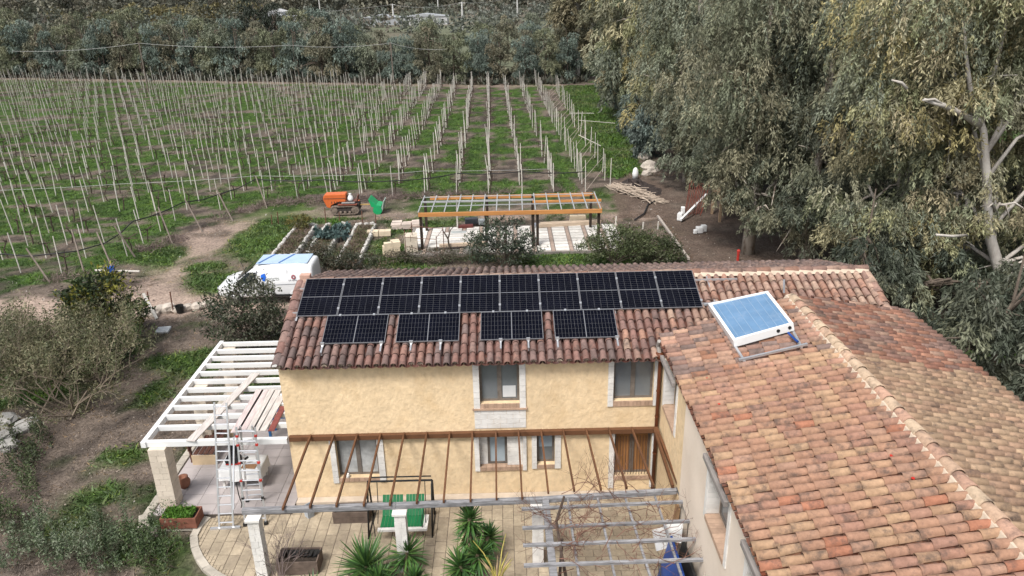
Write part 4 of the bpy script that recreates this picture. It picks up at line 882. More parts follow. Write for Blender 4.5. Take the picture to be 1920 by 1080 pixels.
for t, (bx, by) in zip(tops, bots):
    MB().bar((t, 18.05, 2.265), (bx, by, 2.04), .045, .08).build('rafter', rustM, fp)
for dx in (-.10, .06): MB().bar((4.0+dx*.4, 18.0, 2.27), (4.10+dx, 15.66, 2.06), .07, .10).build('rafter', rustM, fp)
MB().bar((-6.66, 15.28, 1.92), (-2.9, 15.35, 1.92), .13, .145).build('front_beam', greyM, fp, bevel=.015); MB().bar((-2.9, 15.35, 1.92), (.72, 15.44, 1.92), .125, .14).build('front_beam', greyM, fp, bevel=.015); MB().bar((.72, 15.44, 1.92), (4.1, 15.66, 1.92), .12, .14).build('front_beam', greyM, fp, bevel=.015)
for x_, y_ in ((-6.36, 15.18), (-2.80, 15.3), (.60, 15.35)): column(fp, x_, y_, .27, .27, -.02, 1.76, 9, .045)
# ------------------------------------------------------------------ grey trellis and its vine
tr = thing('vine_trellis', 'weathered grey timber trellis roof in front of the side wing', 'trellis', (2.3, 14, 0))
MB().bar((.80, 15.36, 1.93), (.84, 12.3, 1.93), .17, .16).build('main_beam', greyM, tr, bevel=.012); MB().bar((4.16, 15.75, 1.95), (4.22, 12.2, 1.95), .09, .10).build('wall_beam', greyM, tr)
for ya, yb in ((14.94, 15.07), (14.25, 14.36), (13.67, 13.74), (13.03, 13.08)): MB().bar((.20, ya, 2.05), (4.38, yb, 2.05), .075, .06).build('cross_slat', greyM, tr)
for xa, xb in ((1.34, 1.37), (2.08, 2.14), (2.76, 2.90), (3.50, 3.56)): MB().bar((xa, 15.35, 2.0), (xb, 12.5, 2.0), .05, .045).build('slat', greyM, tr)
for x_ in (.84,): MB().box(x_-.07, x_+.07, 12.3, 12.44, -.02, 1.86).build('post', greyM, tr)
def twigs(b, p, d, l, r, depth, rnd, up=.1, n=3, kink=.5):
    p = Vector(p); d = Vector(d).normalized(); m_ = p+d*l*.5+Vector((rnd.gauss(0, .06), rnd.gauss(0, .06), rnd.gauss(0, .06)))*l; e = p+d*l
    b.tube([p, m_, e], [r, r*.85, r*.65], 4 if r > .012 else 3, False)
    if depth <= 0: return
    for i in range(rnd.randint(2, n)):
        nd = (d+Vector((rnd.gauss(0, kink), rnd.gauss(0, kink), rnd.gauss(0, kink)+up))); s = rnd.choice((m_, e, e)); twigs(b, s, nd, l*rnd.uniform(.55, .85), r*.62, depth-1, rnd, up, n, kink)
gv = thing('bare_grapevine', 'leafless brown grapevine climbing over the grey trellis', 'vine', (1.05, 14.2, 0)); rn = random.Random(5)
b = MB(); b.tube([(1.1, 13.2, -.02), (1.15, 13.3, .6), (1.02, 13.5, 1.3), (1.1, 13.9, 2.02)], [.05, .045, .04, .035], 6); b.tube([(1.2, 12.9, -.02), (1.25, 13.0, .9), (1.05, 13.4, 2.0), (1.0, 14.4, 2.1), (1.25, 15.3, 2.1)], [.05, .045, .04, .035, .03], 6); b.build('trunk', vineM, gv)
b = MB()
for q in range(58):
    y_ = rn.uniform(12.8, 15.5); x_ = rn.uniform(.95, 3.6) if q > 8 else rn.uniform(.9, 1.4); a_ = rn.uniform(0, 6.28); twigs(b, (x_, y_, 2.0+rn.uniform(-.02, .12)), (math.cos(a_), math.sin(a_), rn.uniform(-.1, .25)), rn.uniform(.3, .6), .011, 3, rn, .0, 3, .45)
for q in range(7): twigs(b, (1.2+q*.32, 15.5, 2.03), (rn.uniform(-1, 1), .6, .25), .5, .012, 3, rn, .1)
b.build('shoots', M('vine_shoot', (.17, .09, .065), rough=.9, var=.3, scale=6), gv)
bs = thing('bare_shrub', 'leafless twiggy shrub in front of the white pergola column', 'shrub', (-5.7, 14.75, 0)); b = MB()
for q in range(7): twigs(b, (-5.9+rn.uniform(-.1, .1), 14.8+rn.uniform(-.1, .1), 0), (rn.uniform(-.7, .7), rn.uniform(-.2, .8), 1.1), .55, .014, 4, rn, .12, 3, .4)
b.build('branches', M('grey_twig', (.17, .13, .12), rough=.9, var=.2), bs)
# ------------------------------------------------------------------ garden swing
sw = thing('garden_swing', 'green slatted garden swing seat in a black tube frame on the patio', 'swing', (-3, 16.8, 0))
blackM = M('black_tube', (.02, .021, .022), rough=.4, var=.2); greenM = M('green_slat', (.012, .15, .055), rough=.5, var=.15, scale=5)
for x_ in (-3.92, -2.2):
    MB().tube([(x_, 16.5, .02), (x_+.03, 16.85, 1.42), (x_+.04, 16.92, 1.5), (x_+.03, 17.02, 1.42), (x_-.02, 17.4, .02)], .026, 8).build('leg_frame', blackM, sw, smooth=True); MB().tube([(x_, 16.42, .025), (x_, 17.5, .025)], .02, 6).build('foot', blackM, sw)
MB().tube([(-3.9, 16.93, 1.5), (-2.16, 16.93, 1.5)], .028, 8).build('top_bar', blackM, sw); MB().tube([(-3.86, 17.08, 1.44), (-3.9, 16.88, 1.46)], .02, 6).build('bracket', blackM, sw)
MB().tube([(-3.86, 17.22, 1.42), (-2.22, 17.22, 1.42)], .02, 6).build('canopy_bar', blackM, sw)
for (xa, xb) in ((-3.56, -3.0), (-2.92, -2.42)):
    n = 6
    for i in range(n):
        x0 = xa+(xb-xa)*i/n; q = MB(); q.bar((x0+(xb-xa)/n/2, 17.12, .92), (x0+(xb-xa)/n/2, 16.80, .46), (xb-xa)/n-.008, .02, (0, -1, .5)); q.build('backrest_slat', greenM, sw); q = MB(); q.bar((x0+(xb-xa)/n/2, 16.80, .45), (x0+(xb-xa)/n/2, 16.36, .44), (xb-xa)/n-.008, .02); q.build('seat_slat', greenM, sw)
MB().box(-3.62, -2.3, 16.26, 16.36, .36, .44).build('seat_front', whiteM, sw, bevel=.01); MB().box(-2.42, -2.3, 16.36, 16.85, .38, .44).build('armrest', whiteM, sw)
for x_ in (-3.64, -2.36):
    MB().tube([(x_, 16.92, 1.5), (x_, 16.75, .75), (x_, 16.5, .45)], .012, 5).build('hanger', blackM, sw); MB().tube([(x_-.06, 16.3, .2), (x_-.08, 16.35, .62), (x_-.06, 16.9, .66)], .014, 5).build('arm', blackM, sw)
# ------------------------------------------------------------------ yuccas
yM = M('yucca_leaf', attr=True, rough=.4, var=.12, scale=2, spec=.45)
def yucca(x, y, heads, label, nl=120):
    r = thing('yucca', label, 'yucca', (x, y, 0)); st_ = MB()
    V = []; F_ = []; C_ = []
    for (hx, hy, hz, L_) in heads:
        st_.tube([(x, y, -.05), (x+hx*.5, y+hy*.5, hz*.5), (x+hx, y+hy, hz)], [.08, .07, .05], 7)
        for i in range(nl):
            a = i*2.39996+random.uniform(-.2, .2); el = math.radians(78-118*(i/nl)**.9+random.uniform(-7, 7)); l = L_*random.uniform(.75, 1.08); d = np.array([math.cos(a)*math.cos(el), math.sin(a)*math.cos(el), math.sin(el)])
            s = unit(np.cross(d, [0, 0, 1.])); up = np.cross(s, d); b0 = np.array([x+hx, y+hy, hz])+np.array([0, 0, -.22*(i/nl)]); wd = random.uniform(.024, .032)
            drop = -.18*l*(1-abs(math.sin(el))); n0 = len(V)
            for t, ww in ((0, .6), (.35, 1.), (.7, .7), (1., .02)):
                c = b0+d*l*t+np.array([0, 0, drop*t*t]); V += [c-s*wd*ww+up*wd*.35*ww, c, c+s*wd*ww+up*wd*.35*ww]
            for k in range(3):
                for m_ in range(2): F_.append((n0+k*3+m_, n0+k*3+m_+1, n0+k*3+m_+4, n0+k*3+m_+3))
            old = i/nl > .9 and random.random() < .5; c0 = np.array((.30, .24, .12) if old else random.choice(((.05, .12, .03), (.065, .15, .035), (.04, .095, .03), (.09, .17, .04)))); C_ += [c0*(.9+.25*random.random())]*12
    st_.build('stem', M('yucca_stem', (.2, .15, .1), rough=.9, var=.4, scale=8) if 'yucca_stem' not in bpy.data.materials else bpy.data.materials['yucca_stem'], r)
    fast('foliage', np.array(V), np.array(F_), yM, np.array(C_), r)
yucca(-3.62, 14.75, [(-.05, .05, .55, 1.0), (.3, -.35, .35, .7)], 'broad green yucca with long spread leaves at the patio edge', 150)
yucca(-2.75, 14.9, [(.05, .3, .62, .62), (.3, -.3, .3, .45)], 'smaller upright yucca in front of the garden swing', 110)
yucca(-1.15, 14.8, [(.05, .6, 1.45, .52), (.25, .1, .75, .58), (-.2, .0, .5, .60), (.5, .75, .75, .50), (.05, .5, 1.0, .5)], 'tall many headed yucca clump before the ochre wall', 105)
yucca(-4.9, 14.35, [(0, 0, .25, .55)], 'low yucca beside the broken planter', 70)
yb = thing('dry_flower_stalk', 'yellow dried leaf blades arching out beside the tall yucca', 'plant', (-.5, 14.6, 0)); yelM = M('yellow_blade', (.42, .36, .10), rough=.7, var=.3, scale=4); tanM = M('tan_dry_leaf', (.42, .31, .19), rough=.85, var=.3, scale=5)
for i in range(12):
    a = random.uniform(-.9, .9); q = MB(); l = random.uniform(.5, 1.0); p0 = Vector((-.45, 14.5, .1)); e = p0+Vector((math.sin(a)*.55, .1, l)); q.tube([p0, p0.lerp(e, .5)+Vector((0, 0, .12)), e], [.02, .022, .004], 4); q.build('blade', yelM if i % 3 else tanM, yb)
MB().tube([(-.45, 14.5, .4), (-.75, 14.7, .95), (-1.0, 14.8, 1.25)], [.016, .014, .008], 5).build('stalk', yelM, yb); MB().tube([(-.4, 14.5, .4), (-.3, 14.75, 1.0), (-.2, 14.9, 1.35)], [.016, .014, .008], 5).build('stalk', yelM, yb)
# ------------------------------------------------------------------ boards leaning on the wing wall
blueM = M('blue_panel', (.02, .075, .32), rough=.4, var=.12)
o = MB(); o.add([(3.40, 12.6, 0), (3.40, 14.45, 0), (3.72, 14.45, 1.55), (3.72, 12.6, 1.55), (3.45, 12.6, 0), (3.45, 14.45, 0), (3.77, 14.45, 1.55), (3.77, 12.6, 1.55)], [(0, 3, 2, 1), (4, 5, 6, 7), (0, 1, 5, 4), (1, 2, 6, 5), (2, 3, 7, 6), (3, 0, 4, 7)]); tag(o.build('blue_door_panel', blueM), 'blue door panel leaning against the wing wall under the trellis', 'panel')
o = MB(); o.add([(3.62, 12.5, 0), (3.62, 14.2, 0), (3.95, 14.2, 1.6), (3.95, 12.5, 1.6), (3.68, 12.5, 0), (3.68, 14.2, 0), (4.01, 14.2, 1.6), (4.01, 12.5, 1.6)], [(0, 3, 2, 1), (4, 5, 6, 7), (0, 1, 5, 4), (1, 2, 6, 5), (2, 3, 7, 6), (3, 0, 4, 7)]); tag(o.build('dark_board', blk), 'black edged board leaning behind the blue panel', 'board')
for p_, rr in (((3.58, 14.72, 1.25), .35), ((3.90, 14.85, 1.35), -.3)): tag(MB().obox(p_, .40, .05, .50, rr, -.5).build('white_card_board', wfM), 'small white board leaning above the blue panel', 'board', 'white boards by the blue panel')
tag(MB().obox((4.02, 15.3, .9), .04, .35, 1.75, 0, 0, .06).build('brown_board', M('tan_board', (.36, .22, .12), rough=.8, var=.2)), 'tall brown board leaning beside the wing door', 'board')
b = MB(); b.tube([(3.35, 13.2, .02), (3.5, 14.4, 1.0)], .012, 5); b.tube([(3.35, 13.5, .02), (3.45, 14.3, .9)], .012, 5); tag(b.build('metal_prop', blackM), 'thin dark metal props leaning beside the blue panel', 'prop')
tag(MB().lathe((3.42, 12.75, 0), [(.05, 0), (.06, .1), (.03, .16)], 8).build('red_bottle', redM), 'small red canister standing by the blue panel', 'canister')

# ------------------------------------------------------------------ white van
van = thing('white_van', 'white delivery van with blue roof stripes parked behind the shrubs', 'van', (-11.5, 33.9, 0))
vwM = M('van_paint', (.78, .79, .80), rough=.25, var=.03, coat=.5); glM = M('van_glass', (.015, .02, .022), rough=.06, var=.1, spec=.6); vroofM = M('roof_blue_grey', (.42, .55, .72), rough=.3, var=.08); vstrM = M('roof_stripe', (.07, .17, .42), rough=.4)
VX, VY = -13.75, 33.0     # nose, near side
st_ = [  # x from nose, half width, z bottom, z belt, z top, roof half width
    (0.0, .60, .32, .62, .70, .50), (.12, .80, .26, .78, .84, .72), (.5, .92, .22, .92, .98, .80), (1.05, .95, .22, 1.02, 1.10, .78), (1.45, .95, .22, 1.06, 1.42, .72), (1.9, .95, .22, 1.08, 1.74, .70), (2.3, .95, .22, 1.08, 1.84, .72), (3.2, .95, .22, 1.08, 1.89, .74), (4.1, .95, .22, 1.08, 1.88, .74), (4.55, .94, .24, 1.08, 1.84, .73), (4.66, .90, .30, 1.05, 1.74, .70)]
V = []; F_ = []; k = 12; vc = VY+.95
for (dx, hw, zb, zm, zt, hr) in st_:
    for (fy, z_) in ((-hw*.92, zb), (-hw, zb+.15), (-hw, zm-.1), (-hw*.985, zm), (-(hr+(hw-hr)*.35), zm+(zt-zm)*.6), (-hr, zt-.05), (-hr*.8, zt), (hr*.8, zt), (hr, zt-.05), ((hr+(hw-hr)*.35), zm+(zt-zm)*.6), (hw, zm), (hw, zb+.1)): V.append((VX+dx, vc+fy, z_))
for i in range(len(st_)-1):
    for j in range(k): F_.append((i*k+j, (i+1)*k+j, (i+1)*k+(j+1) % k, i*k+(j+1) % k))
F_ += [tuple(range(k)), tuple((len(st_)-1)*k+j for j in reversed(range(k)))]
b = MB(); b.add(V, F_); body = b.build('body', vwM, van, smooth=True); mo = body.modifiers.new('sub', 'SUBSURF'); mo.levels = 2; mo.render_levels = 2
def vside(pts, mat, name, d=.02, par=None):   # polygon on the near side, in (x from nose, z)
    def yy(z_): return VY+.0 if z_ < 1.05 else VY+(z_-1.05)*.24
    q = MB(); n = len(pts); q.add([(VX+x_, yy(z_)-d, z_) for x_, z_ in pts]+[(VX+x_, yy(z_)+.06, z_) for x_, z_ in pts], [tuple(range(n))]+[((i+1) % n, i, n+i, n+(i+1) % n) for i in range(n)]); return q.build(name, mat, par or van)
vside([(1.02, 1.06), (1.98, 1.06), (1.98, 1.52), (1.62, 1.52)], glM, 'side_window', .012)
q = MB(); q.add([(VX+.98, vc-.68, 1.10), (VX+.98, vc+.68, 1.10), (VX+1.72, vc+.58, 1.66), (VX+1.72, vc-.58, 1.66)], [(3, 2, 1, 0)]); q.build('windscreen', glM, van).location = (-.03, 0, .035)
vside([(2.75, .36), (3.55, .36), (3.65, .46), (2.75, .46)], blk, 'side_moulding', .03)
vside([(2.2, .92), (4.6, .98), (4.6, 1.0), (2.2, .94)], M('panel_shadow_line', (.35, .37, .4), rough=.4), 'body_crease', .012)
for x_ in (2.02, 3.45): vside([(x_, .35), (x_+.012, .35), (x_+.012, 1.6), (x_, 1.6)], bpy.data.materials['panel_shadow_line'], 'door_gap', .010)
for x_, y_ in ((.85, VY+.02), (3.95, VY+.02), (.85, VY+1.88), (3.95, VY+1.88)):
    wh = MB().lathe((VX+x_, y_-.1, .31), [(.20, .02), (.31, .03), (.32, .08), (.32, .2), (.30, .22)], 20, 'Y').build('wheel', blk, van, smooth=False); MB().lathe((VX+x_, y_-.105, .31), [(.04, .0), (.17, .012), (.20, .04)], 14, 'Y').build('rim', aluM, wh)
vside([(3.48, .30), (3.52, .5), (3.7, .68), (3.95, .74), (4.2, .68), (4.38, .5), (4.42, .30), (4.34, .30), (4.28, .48), (4.1, .62), (3.95, .66), (3.8, .62), (3.62, .48), (3.56, .30)], vwM, 'wheel_arch', .03)
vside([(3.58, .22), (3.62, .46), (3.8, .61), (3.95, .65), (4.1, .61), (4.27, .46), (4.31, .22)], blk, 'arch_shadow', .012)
q = MB(); q.box(VX+2.0, VX+4.4, vc-.62, vc+.62, 1.84, 1.905); q.build('roof_panel', vroofM, van, bevel=.02)
for x_ in (2.35, 3.3): q = MB(); q.obox((VX+x_, vc, 1.91), .09, 1.3, .02, -.35); q.build('roof_stripe', vstrM, van)
q = MB(); q.obox((VX+1.12, VY-.12, 1.1), .12, .2, .24); q.build('wing_mirror', vwM, van, bevel=.04); q = MB(); q.box(VX+.01, VX+.2, vc-.75, vc+.75, .3, .5); q.build('bumper', blk, van, bevel=.05)
for s_ in (-1, 1): MB().obox((VX+.2, vc+s_*.66, .74), .25, .22, .14).build('headlight', M('lamp_glass', (.6, .63, .66), rough=.1) if 'lamp_glass' not in bpy.data.materials else bpy.data.materials['lamp_glass'], van, bevel=.03)
MB().tube([(VX+1.35, vc-.3, 1.3), (VX+1.2, vc-.3, 1.9)], .01, 4).build('aerial', blk, van)
logoM = M('logo_blue', (.015, .13, .62), rough=.4); vside([(2.25, 1.42), (2.42, 1.47), (2.47, 1.30), (2.40, 1.12), (2.30, 1.16), (2.22, 1.30)], logoM, 'emblem', .018)
def text3(s, size, loc, mat, name, parent, rx=math.radians(76)):
    cu = bpy.data.curves.new(name, 'FONT'); cu.body = s; cu.size = size; cu.extrude = .002; tmp = bpy.data.objects.new('tmp', cu); COL.objects.link(tmp)
    dg = bpy.context.evaluated_depsgraph_get(); me = bpy.data.meshes.new_from_object(tmp.evaluated_get(dg)); bpy.data.objects.remove(tmp); me.materials.clear(); me.materials.append(mat); me.name = name
    o = bpy.data.objects.new(name, me); COL.objects.link(o); o.location = loc; o.rotation_euler = (rx, 0, 0); adopt(o, parent); return o
text3('ports', .26, (VX+2.52, VY+.022, 1.16), M('grey_lettering', (.38, .42, .40), rough=.5), 'lettering', van)
ringM = M('dark_red_print', (.30, .04, .06), rough=.5); q = MB(); n = 18
for i in range(n):
    a, c = 2*math.pi*i/n, 2*math.pi*(i+1)/n; f = lambda r_, t: (VX+3.75+r_*math.cos(t), VY+.025+(r_*math.sin(t))*.24, 1.30+r_*math.sin(t)); q.add([f(.05, a), f(.05, c), f(.10, c), f(.10, a)], [(0, 1, 2, 3)])
q.build('round_emblem', ringM, van); text3('G.R. service', .085, (VX+3.5, VY+.0, 1.12), M('dark_lettering', (.08, .06, .1), rough=.5), 'lettering', van)
# ------------------------------------------------------------------ crawler tractor and mulcher
orM = M('orange_paint', (.62, .145, .04), rough=.45, var=.12, scale=4, dirt=(.35, .12, .06), dscale=4, damt=.4); dkM = M('oily_iron', (.05, .04, .036), rough=.7, var=.3, scale=8); trkM = M('dusty_track', (.20, .16, .13), rough=.9, var=.3, scale=8); seatM = M('brown_seat', (.15, .06, .045), rough=.7)
ct_ = thing('crawler_tractor', 'orange crawler tractor parked at the vineyard edge', 'tractor', (-10.5, 48.3, 0)); X0, Y0 = -11.9, 47.75
MB().prism([(X0+.02, 1.12), (X0+.0, .98), (X0+.2, .45), (X0+.42, .38), (X0+.5, .58), (X0+.95, .78), (X0+1.45, .80), (X0+1.5, 1.25), (X0+1.45, 1.32), (X0+.12, 1.30)], Y0+.12, Y0+.82, 'Y').build('hood', orM, ct_, bevel=.04)
MB().box(X0+.05, X0+1.45, Y0+.105, Y0+.12, 1.02, 1.045).build('hood_seam', dkM, ct_); MB().box(X0+.45, X0+1.2, Y0+.3, Y0+.7, .5, .8).build('engine', dkM, ct_, bevel=.03)
for i in range(4): MB().lathe((X0+.55+i*.17, Y0+.16, .70), [(.05, 0), (.05, .14)], 8).build('injector', dkM, ct_)
for s_, yy in (('l', Y0-.08), ('r', Y0+.78)):
    prof = [(X0+.42, .30), (X0+.5, .48), (X0+.68, .56), (X0+2.0, .56), (X0+2.24, .46), (X0+2.32, .28), (X0+2.22, .08), (X0+2.0, .0), (X0+.78, .0), (X0+.52, .1)]
    inner = [(x_+(-.07 if x_ > X0+1.4 else .07), z_*.78+.06) for x_, z_ in prof]; q = MB(); n = len(prof)
    q.add([(x_, yy, z_) for x_, z_ in prof]+[(x_, yy+.24, z_) for x_, z_ in prof]+[(x_, yy, z_) for x_, z_ in inner]+[(x_, yy+.24, z_) for x_, z_ in inner], [f for i in range(n) for f in (((i+1) % n, i, n+i, n+(i+1) % n), (i, (i+1) % n, 2*n+(i+1) % n, 2*n+i), (n+(i+1) % n, n+i, 3*n+i, 3*n+(i+1) % n), (2*n+i, 2*n+(i+1) % n, 3*n+(i+1) % n, 3*n+i))])
    tk = q.build('track', trkM, ct_)
    MB().box(X0+.8, X0+1.95, yy+.06, yy+.18, .16, .40).build('track_frame', dkM, tk)
    for cx, r_ in ((.72, .20), (2.02, .22), (1.1, .09), (1.4, .09), (1.7, .09)):
        z_ = .28 if r_ > .1 else .14; wl = MB().lathe((X0+cx, yy+.02, z_), [(r_*.4, -.02), (r_*.95, 0), (r_, .04), (r_, .14), (r_*.9, .18)], 16, 'Y').build('track_wheel', trkM, tk)
    for i in range(6):
        a = i*math.pi/3; MB().bar((X0+2.02, yy-.005, .28), (X0+2.02+.2*math.cos(a), yy-.005, .28+.2*math.sin(a)), .04, .02, (0, 1, 0)).build('spoke', trkM, tk)
    MB().box(X0+.95, X0+2.2, yy-.02, yy+.28, .62, .67).build('fender', orM if s_ == 'r' else M('rusty_orange', (.22, .075, .05), rough=.7, var=.3), ct_)
MB().box(X0+1.45, X0+2.3, Y0+.15, Y0+.8, .45, .66).build('gearbox', dkM, ct_, bevel=.04); MB().box(X0+1.2, X0+2.05, Y0+.0, Y0+.2, .72, .78).build('footboard', M('grey_plate', (.3, .28, .27), rough=.7), ct_)
MB().box(X0+1.85, X0+2.2, Y0+.25, Y0+.7, .75, .86).build('seat', seatM, ct_, bevel=.04); MB().obox((X0+2.22, Y0+.47, 1.02), .08, .45, .34, 0, 0, .25).build('seat_back', seatM, ct_, bevel=.03)
for d in (.1, .25): MB().tube([(X0+1.55, Y0+.3+d, .66), (X0+1.5, Y0+.3+d, 1.15)], .015, 5).build('lever', dkM, ct_)
MB().tube([(X0+1.62, Y0+.45, .7), (X0+1.55, Y0+.45, 1.2)], .02, 6).build('steering_post', dkM, ct_)
q = MB(); q.lathe((X0+1.75, Y0+.35, .80), [(.10, 0), (.20, .08), (.19, .2), (.14, .33), (.06, .44), (.1, .5)], 11); o = q.build('white_sack', wfM, smooth=True); tag(o, 'crumpled white sack lying on the orange tractor', 'sack')
grM = M('mulcher_green', (.015, .33, .12), rough=.45, var=.12, dirt=(.06, .2, .1), dscale=4, damt=.4)
mu = thing('green_mulcher', 'green mulcher attachment standing behind the orange tractor', 'mulcher', (-8.4, 48, 0)); mx, my = -8.95, 47.7
MB().prism([(mx, .95), (mx+.05, 1.0), (mx+.5, .55), (mx+.45, .42), (mx+.18, .44)], my, my+1.1, 'Y').build('hood_plate', grM, mu, bevel=.015); MB().lathe((mx+.55, my-.02, .24), [(.05, 0), (.30, .01), (.30, .05), (.05, .06)], 18, 'Y').build('side_disc', grM, mu)
MB().prism([(mx+.32, .1), (mx+.3, .5), (mx+.55, .58), (mx+.8, .5), (mx+.82, .1)], my+.04, my+1.06, 'Y').build('rotor_housing', grM, mu, bevel=.02); MB().prism([(mx+.75, .15), (mx+.95, .8), (mx+1.0, .8), (mx+.85, .12)], my+.02, my+1.08, 'Y').build('rear_flap', M('pale_green_plate', (.36, .45, .40), rough=.6, var=.2), mu)
MB().bar((X0+2.3, my+.55, .5), (mx+.4, my+.55, .5), .07, .07).build('drawbar', M('yellow_bar', (.45, .3, .12), rough=.7), mu); MB().tube([(X0+2.3, my+.5, .85), (mx+.05, my+.5, .95)], .02, 6).build('top_link', dkM, mu)
# ------------------------------------------------------------------ raised beds
bedM = M('bed_stone', (.48, .46, .43), rough=.9, var=.25, scale=5, ovar=.15)
def rock_mesh(seed, sx, sy, sz, mat, name='stone'):
    r = random.Random(seed); b = MB(); n = 7; V = []
    for z_, k_ in ((-.5, .85), (0, 1.05), (.38, .9), (.5, .5)):
        for j in range(n): a = 2*math.pi*j/n; rr = k_*r.uniform(.42, .56); V.append((sx*rr*math.cos(a), sy*rr*math.sin(a), sz*z_*r.uniform(.85, 1.1)))
    b.add(V, [(i*n+j, i*n+(j+1) % n, (i+1)*n+(j+1) % n, (i+1)*n+j) for i in range(3) for j in range(n)]+[tuple(3*n+j for j in range(n))]); return b.mesh(name, mat)
STN = [rock_mesh(i, .34, .22, .34, bedM) for i in range(5)]
def bed(label, c4, group=None):
    r = thing('raised_bed', label, 'garden bed', (c4[0][0], c4[0][1], 0)); s = MB(); s.prism(c4, -.05, .2, 'Z'); s.build('soil', M('bed_soil', (.12, .088, .068), rough=1, var=.45, scale=5, bump=.06, bscale=10) if 'bed_soil' not in bpy.data.materials else bpy.data.materials['bed_soil'], r)
    for i in range(4):
        a, c = Vector((*c4[i], .14)), Vector((*c4[(i+1) % 4], .14)); n = max(2, int((c-a).length/.3)); an = math.atan2(c.y-a.y, c.x-a.x)
        for j in range(n): p = a.lerp(c, (j+.5)/n); inst('edging_stone', random.choice(STN), Matrix.Translation((p.x+random.gauss(0, .015), p.y+random.gauss(0, .015), .14+random.uniform(-.03, .03))) @ Matrix.Rotation(an+random.gauss(0, .1), 4, 'Z'), r)
    return r
bed('stone edged garden bed with a yellowing bush at its far end', [(-12.9, 39.2), (-11.62, 39.2), (-11.75, 44.9), (-12.9, 44.9)])
bed('stone edged garden bed planted with blue green cabbages', [(-11.05, 39.6), (-9.95, 39.6), (-9.98, 45.0), (-11.1, 45.0)])
bed('stone edged garden bed of bare soil beside the stacked blocks', [(-9.05, 37.8), (-7.9, 37.7), (-8.1, 44.75), (-9.2, 44.8)])
# ------------------------------------------------------------------ timber pergola under construction and its floor
newM = M('fresh_timber', (.56, .255, .085), rough=.6, var=.18, scale=3, stretch=(.4, 3, 3), ovar=.08); darkpostM = M('dark_stained_post', (.035, .024, .018), rough=.7, var=.3); latM = M('grey_steel_bar', (.42, .43, .44), rough=.5, var=.1, metal=.2)
slab_ = MB(); slab_.prism([(-5.7, 39.25), (6.1, 39.25), (6.05, 44.3), (-5.7, 44.2)], -.1, .07, 'Z'); slab_ = slab_.build('slab', M('grey_concrete', (.24, .215, .195), rough=.95, var=.2, scale=2)); tag(slab_, kind='structure')
wbM = M('white_block', (.72, .69, .645), rough=.9, var=.12, scale=3, ovar=.10, dirt=(.5, .44, .38), dscale=2, damt=.4); pinkstripM = M('pinkish_joist', (.38, .29, .24), rough=.9, var=.2, scale=4)
x = -5.5
while x < 5.8:
    for j in range(9):
        if x < -1.5 and j < 2: continue
        y0 = 39.4+j*.52; MB().box(x+.02, x+.76, y0, y0+.42, .07, .12+random.uniform(-.012, .012)).build('floor_block', wbM, slab_)
    MB().box(x+.80, x+.98, 39.35, 44.1, .07, .10).build('joist', pinkstripM, slab_); x += 1.02
tp = thing('timber_pergola', 'new orange timber pergola on dark posts above the block floor', 'pergola', (0, 41.8, 0)); PH = 2.2
for x_, y_ in ((-4.75, 40.2), (-4.8, 43.45), (-1.15, 40.2), (-1.15, 43.5), (1.45, 40.2), (1.7, 40.25), (1.55, 43.5), (5.1, 40.3), (5.0, 43.4)): MB().box(x_-.075, x_+.075, y_-.075, y_+.075, .06, PH-.12).build('post', darkpostM, tp)
for (xa, xb, y_, h) in ((-4.85, 1.62, 40.1, .22), (1.62, 5.25, 40.1, .22), (-4.5, -1.2, 43.5, .2), (-1.1, 1.5, 43.5, .2), (1.6, 5.1, 43.55, .2), (1.5, 5.45, 42.1, .13)): MB().box(xa+.004, xb-.004, y_-.05, y_+.05, PH-h, PH).build('beam', newM, tp, bevel=.008)
MB().bar((5.2, 40.1, PH-.07), (5.2, 43.55, PH-.07), .08, .13).build('beam', newM, tp)
MB().bar((-4.9, 42.2, PH+.03), (1.55, 42.2, PH+.03), .10, .09).build('rail', latM, tp); MB().bar((-4.9, 41.2, PH+.05), (5.3, 41.25, PH+.05), .05, .04).build('rail', latM, tp); MB().bar((-4.85, 43.2, PH+.04), (5.1, 43.2, PH+.04), .05, .04).build('rail', latM, tp)
for i in range(15): x_ = -4.85+i*.715; MB().bar((x_, 40.12, PH+.03), (x_+.04, 43.6, PH+.03), .055, .05).build('cross_bar', latM, tp)
# stacks and rubble on and around the slab
cblM = M('cream_block', (.68, .57, .42), rough=.9, var=.1, scale=4, ovar=.08); grM2 = M('granite_white', (.66, .62, .57), rough=.9, var=.2, scale=4)
def stack(label, c, nx_, ny_, nz_, s, rz=0., mat=cblM, name='block_stack', cat='blocks', jit=.03):
    r = thing(name, label, cat, tuple(c))
    for i in range(nx_):
        for j in range(ny_):
            for k_ in range(nz_):
                if k_ == nz_-1 and random.random() < .25 and nz_ > 1: continue
                p_ = Vector(c)+Matrix.Rotation(rz, 3, 'Z') @ Vector(((i-(nx_-1)/2)*s[0], (j-(ny_-1)/2)*s[1], (k_+.5)*s[2])); MB().obox((p_.x+random.gauss(0, jit*.4), p_.y+random.gauss(0, jit*.4), p_.z), s[0]-.012, s[1]-.012, s[2]-.006, rz+random.gauss(0, jit)).build('block', mat, r)
    return r
stack('small heap of cream building blocks on the grass by the beds', P(735, 478), 2, 2, 3, (.48, .30, .26), .3, jit=.12)
stack('row of cream blocks lying beside the bare soil bed', P(711, 441), 4, 1, 1, (.36, .5, .30), .02)
stack('low pile of pale slabs behind the timber pergola corner', P(764, 425), 3, 2, 3, (.62, .5, .10), .05, M('pale_slab', (.56, .47, .41), rough=.9, var=.12, ovar=.1), 'slab_pile', 'slabs', .06)
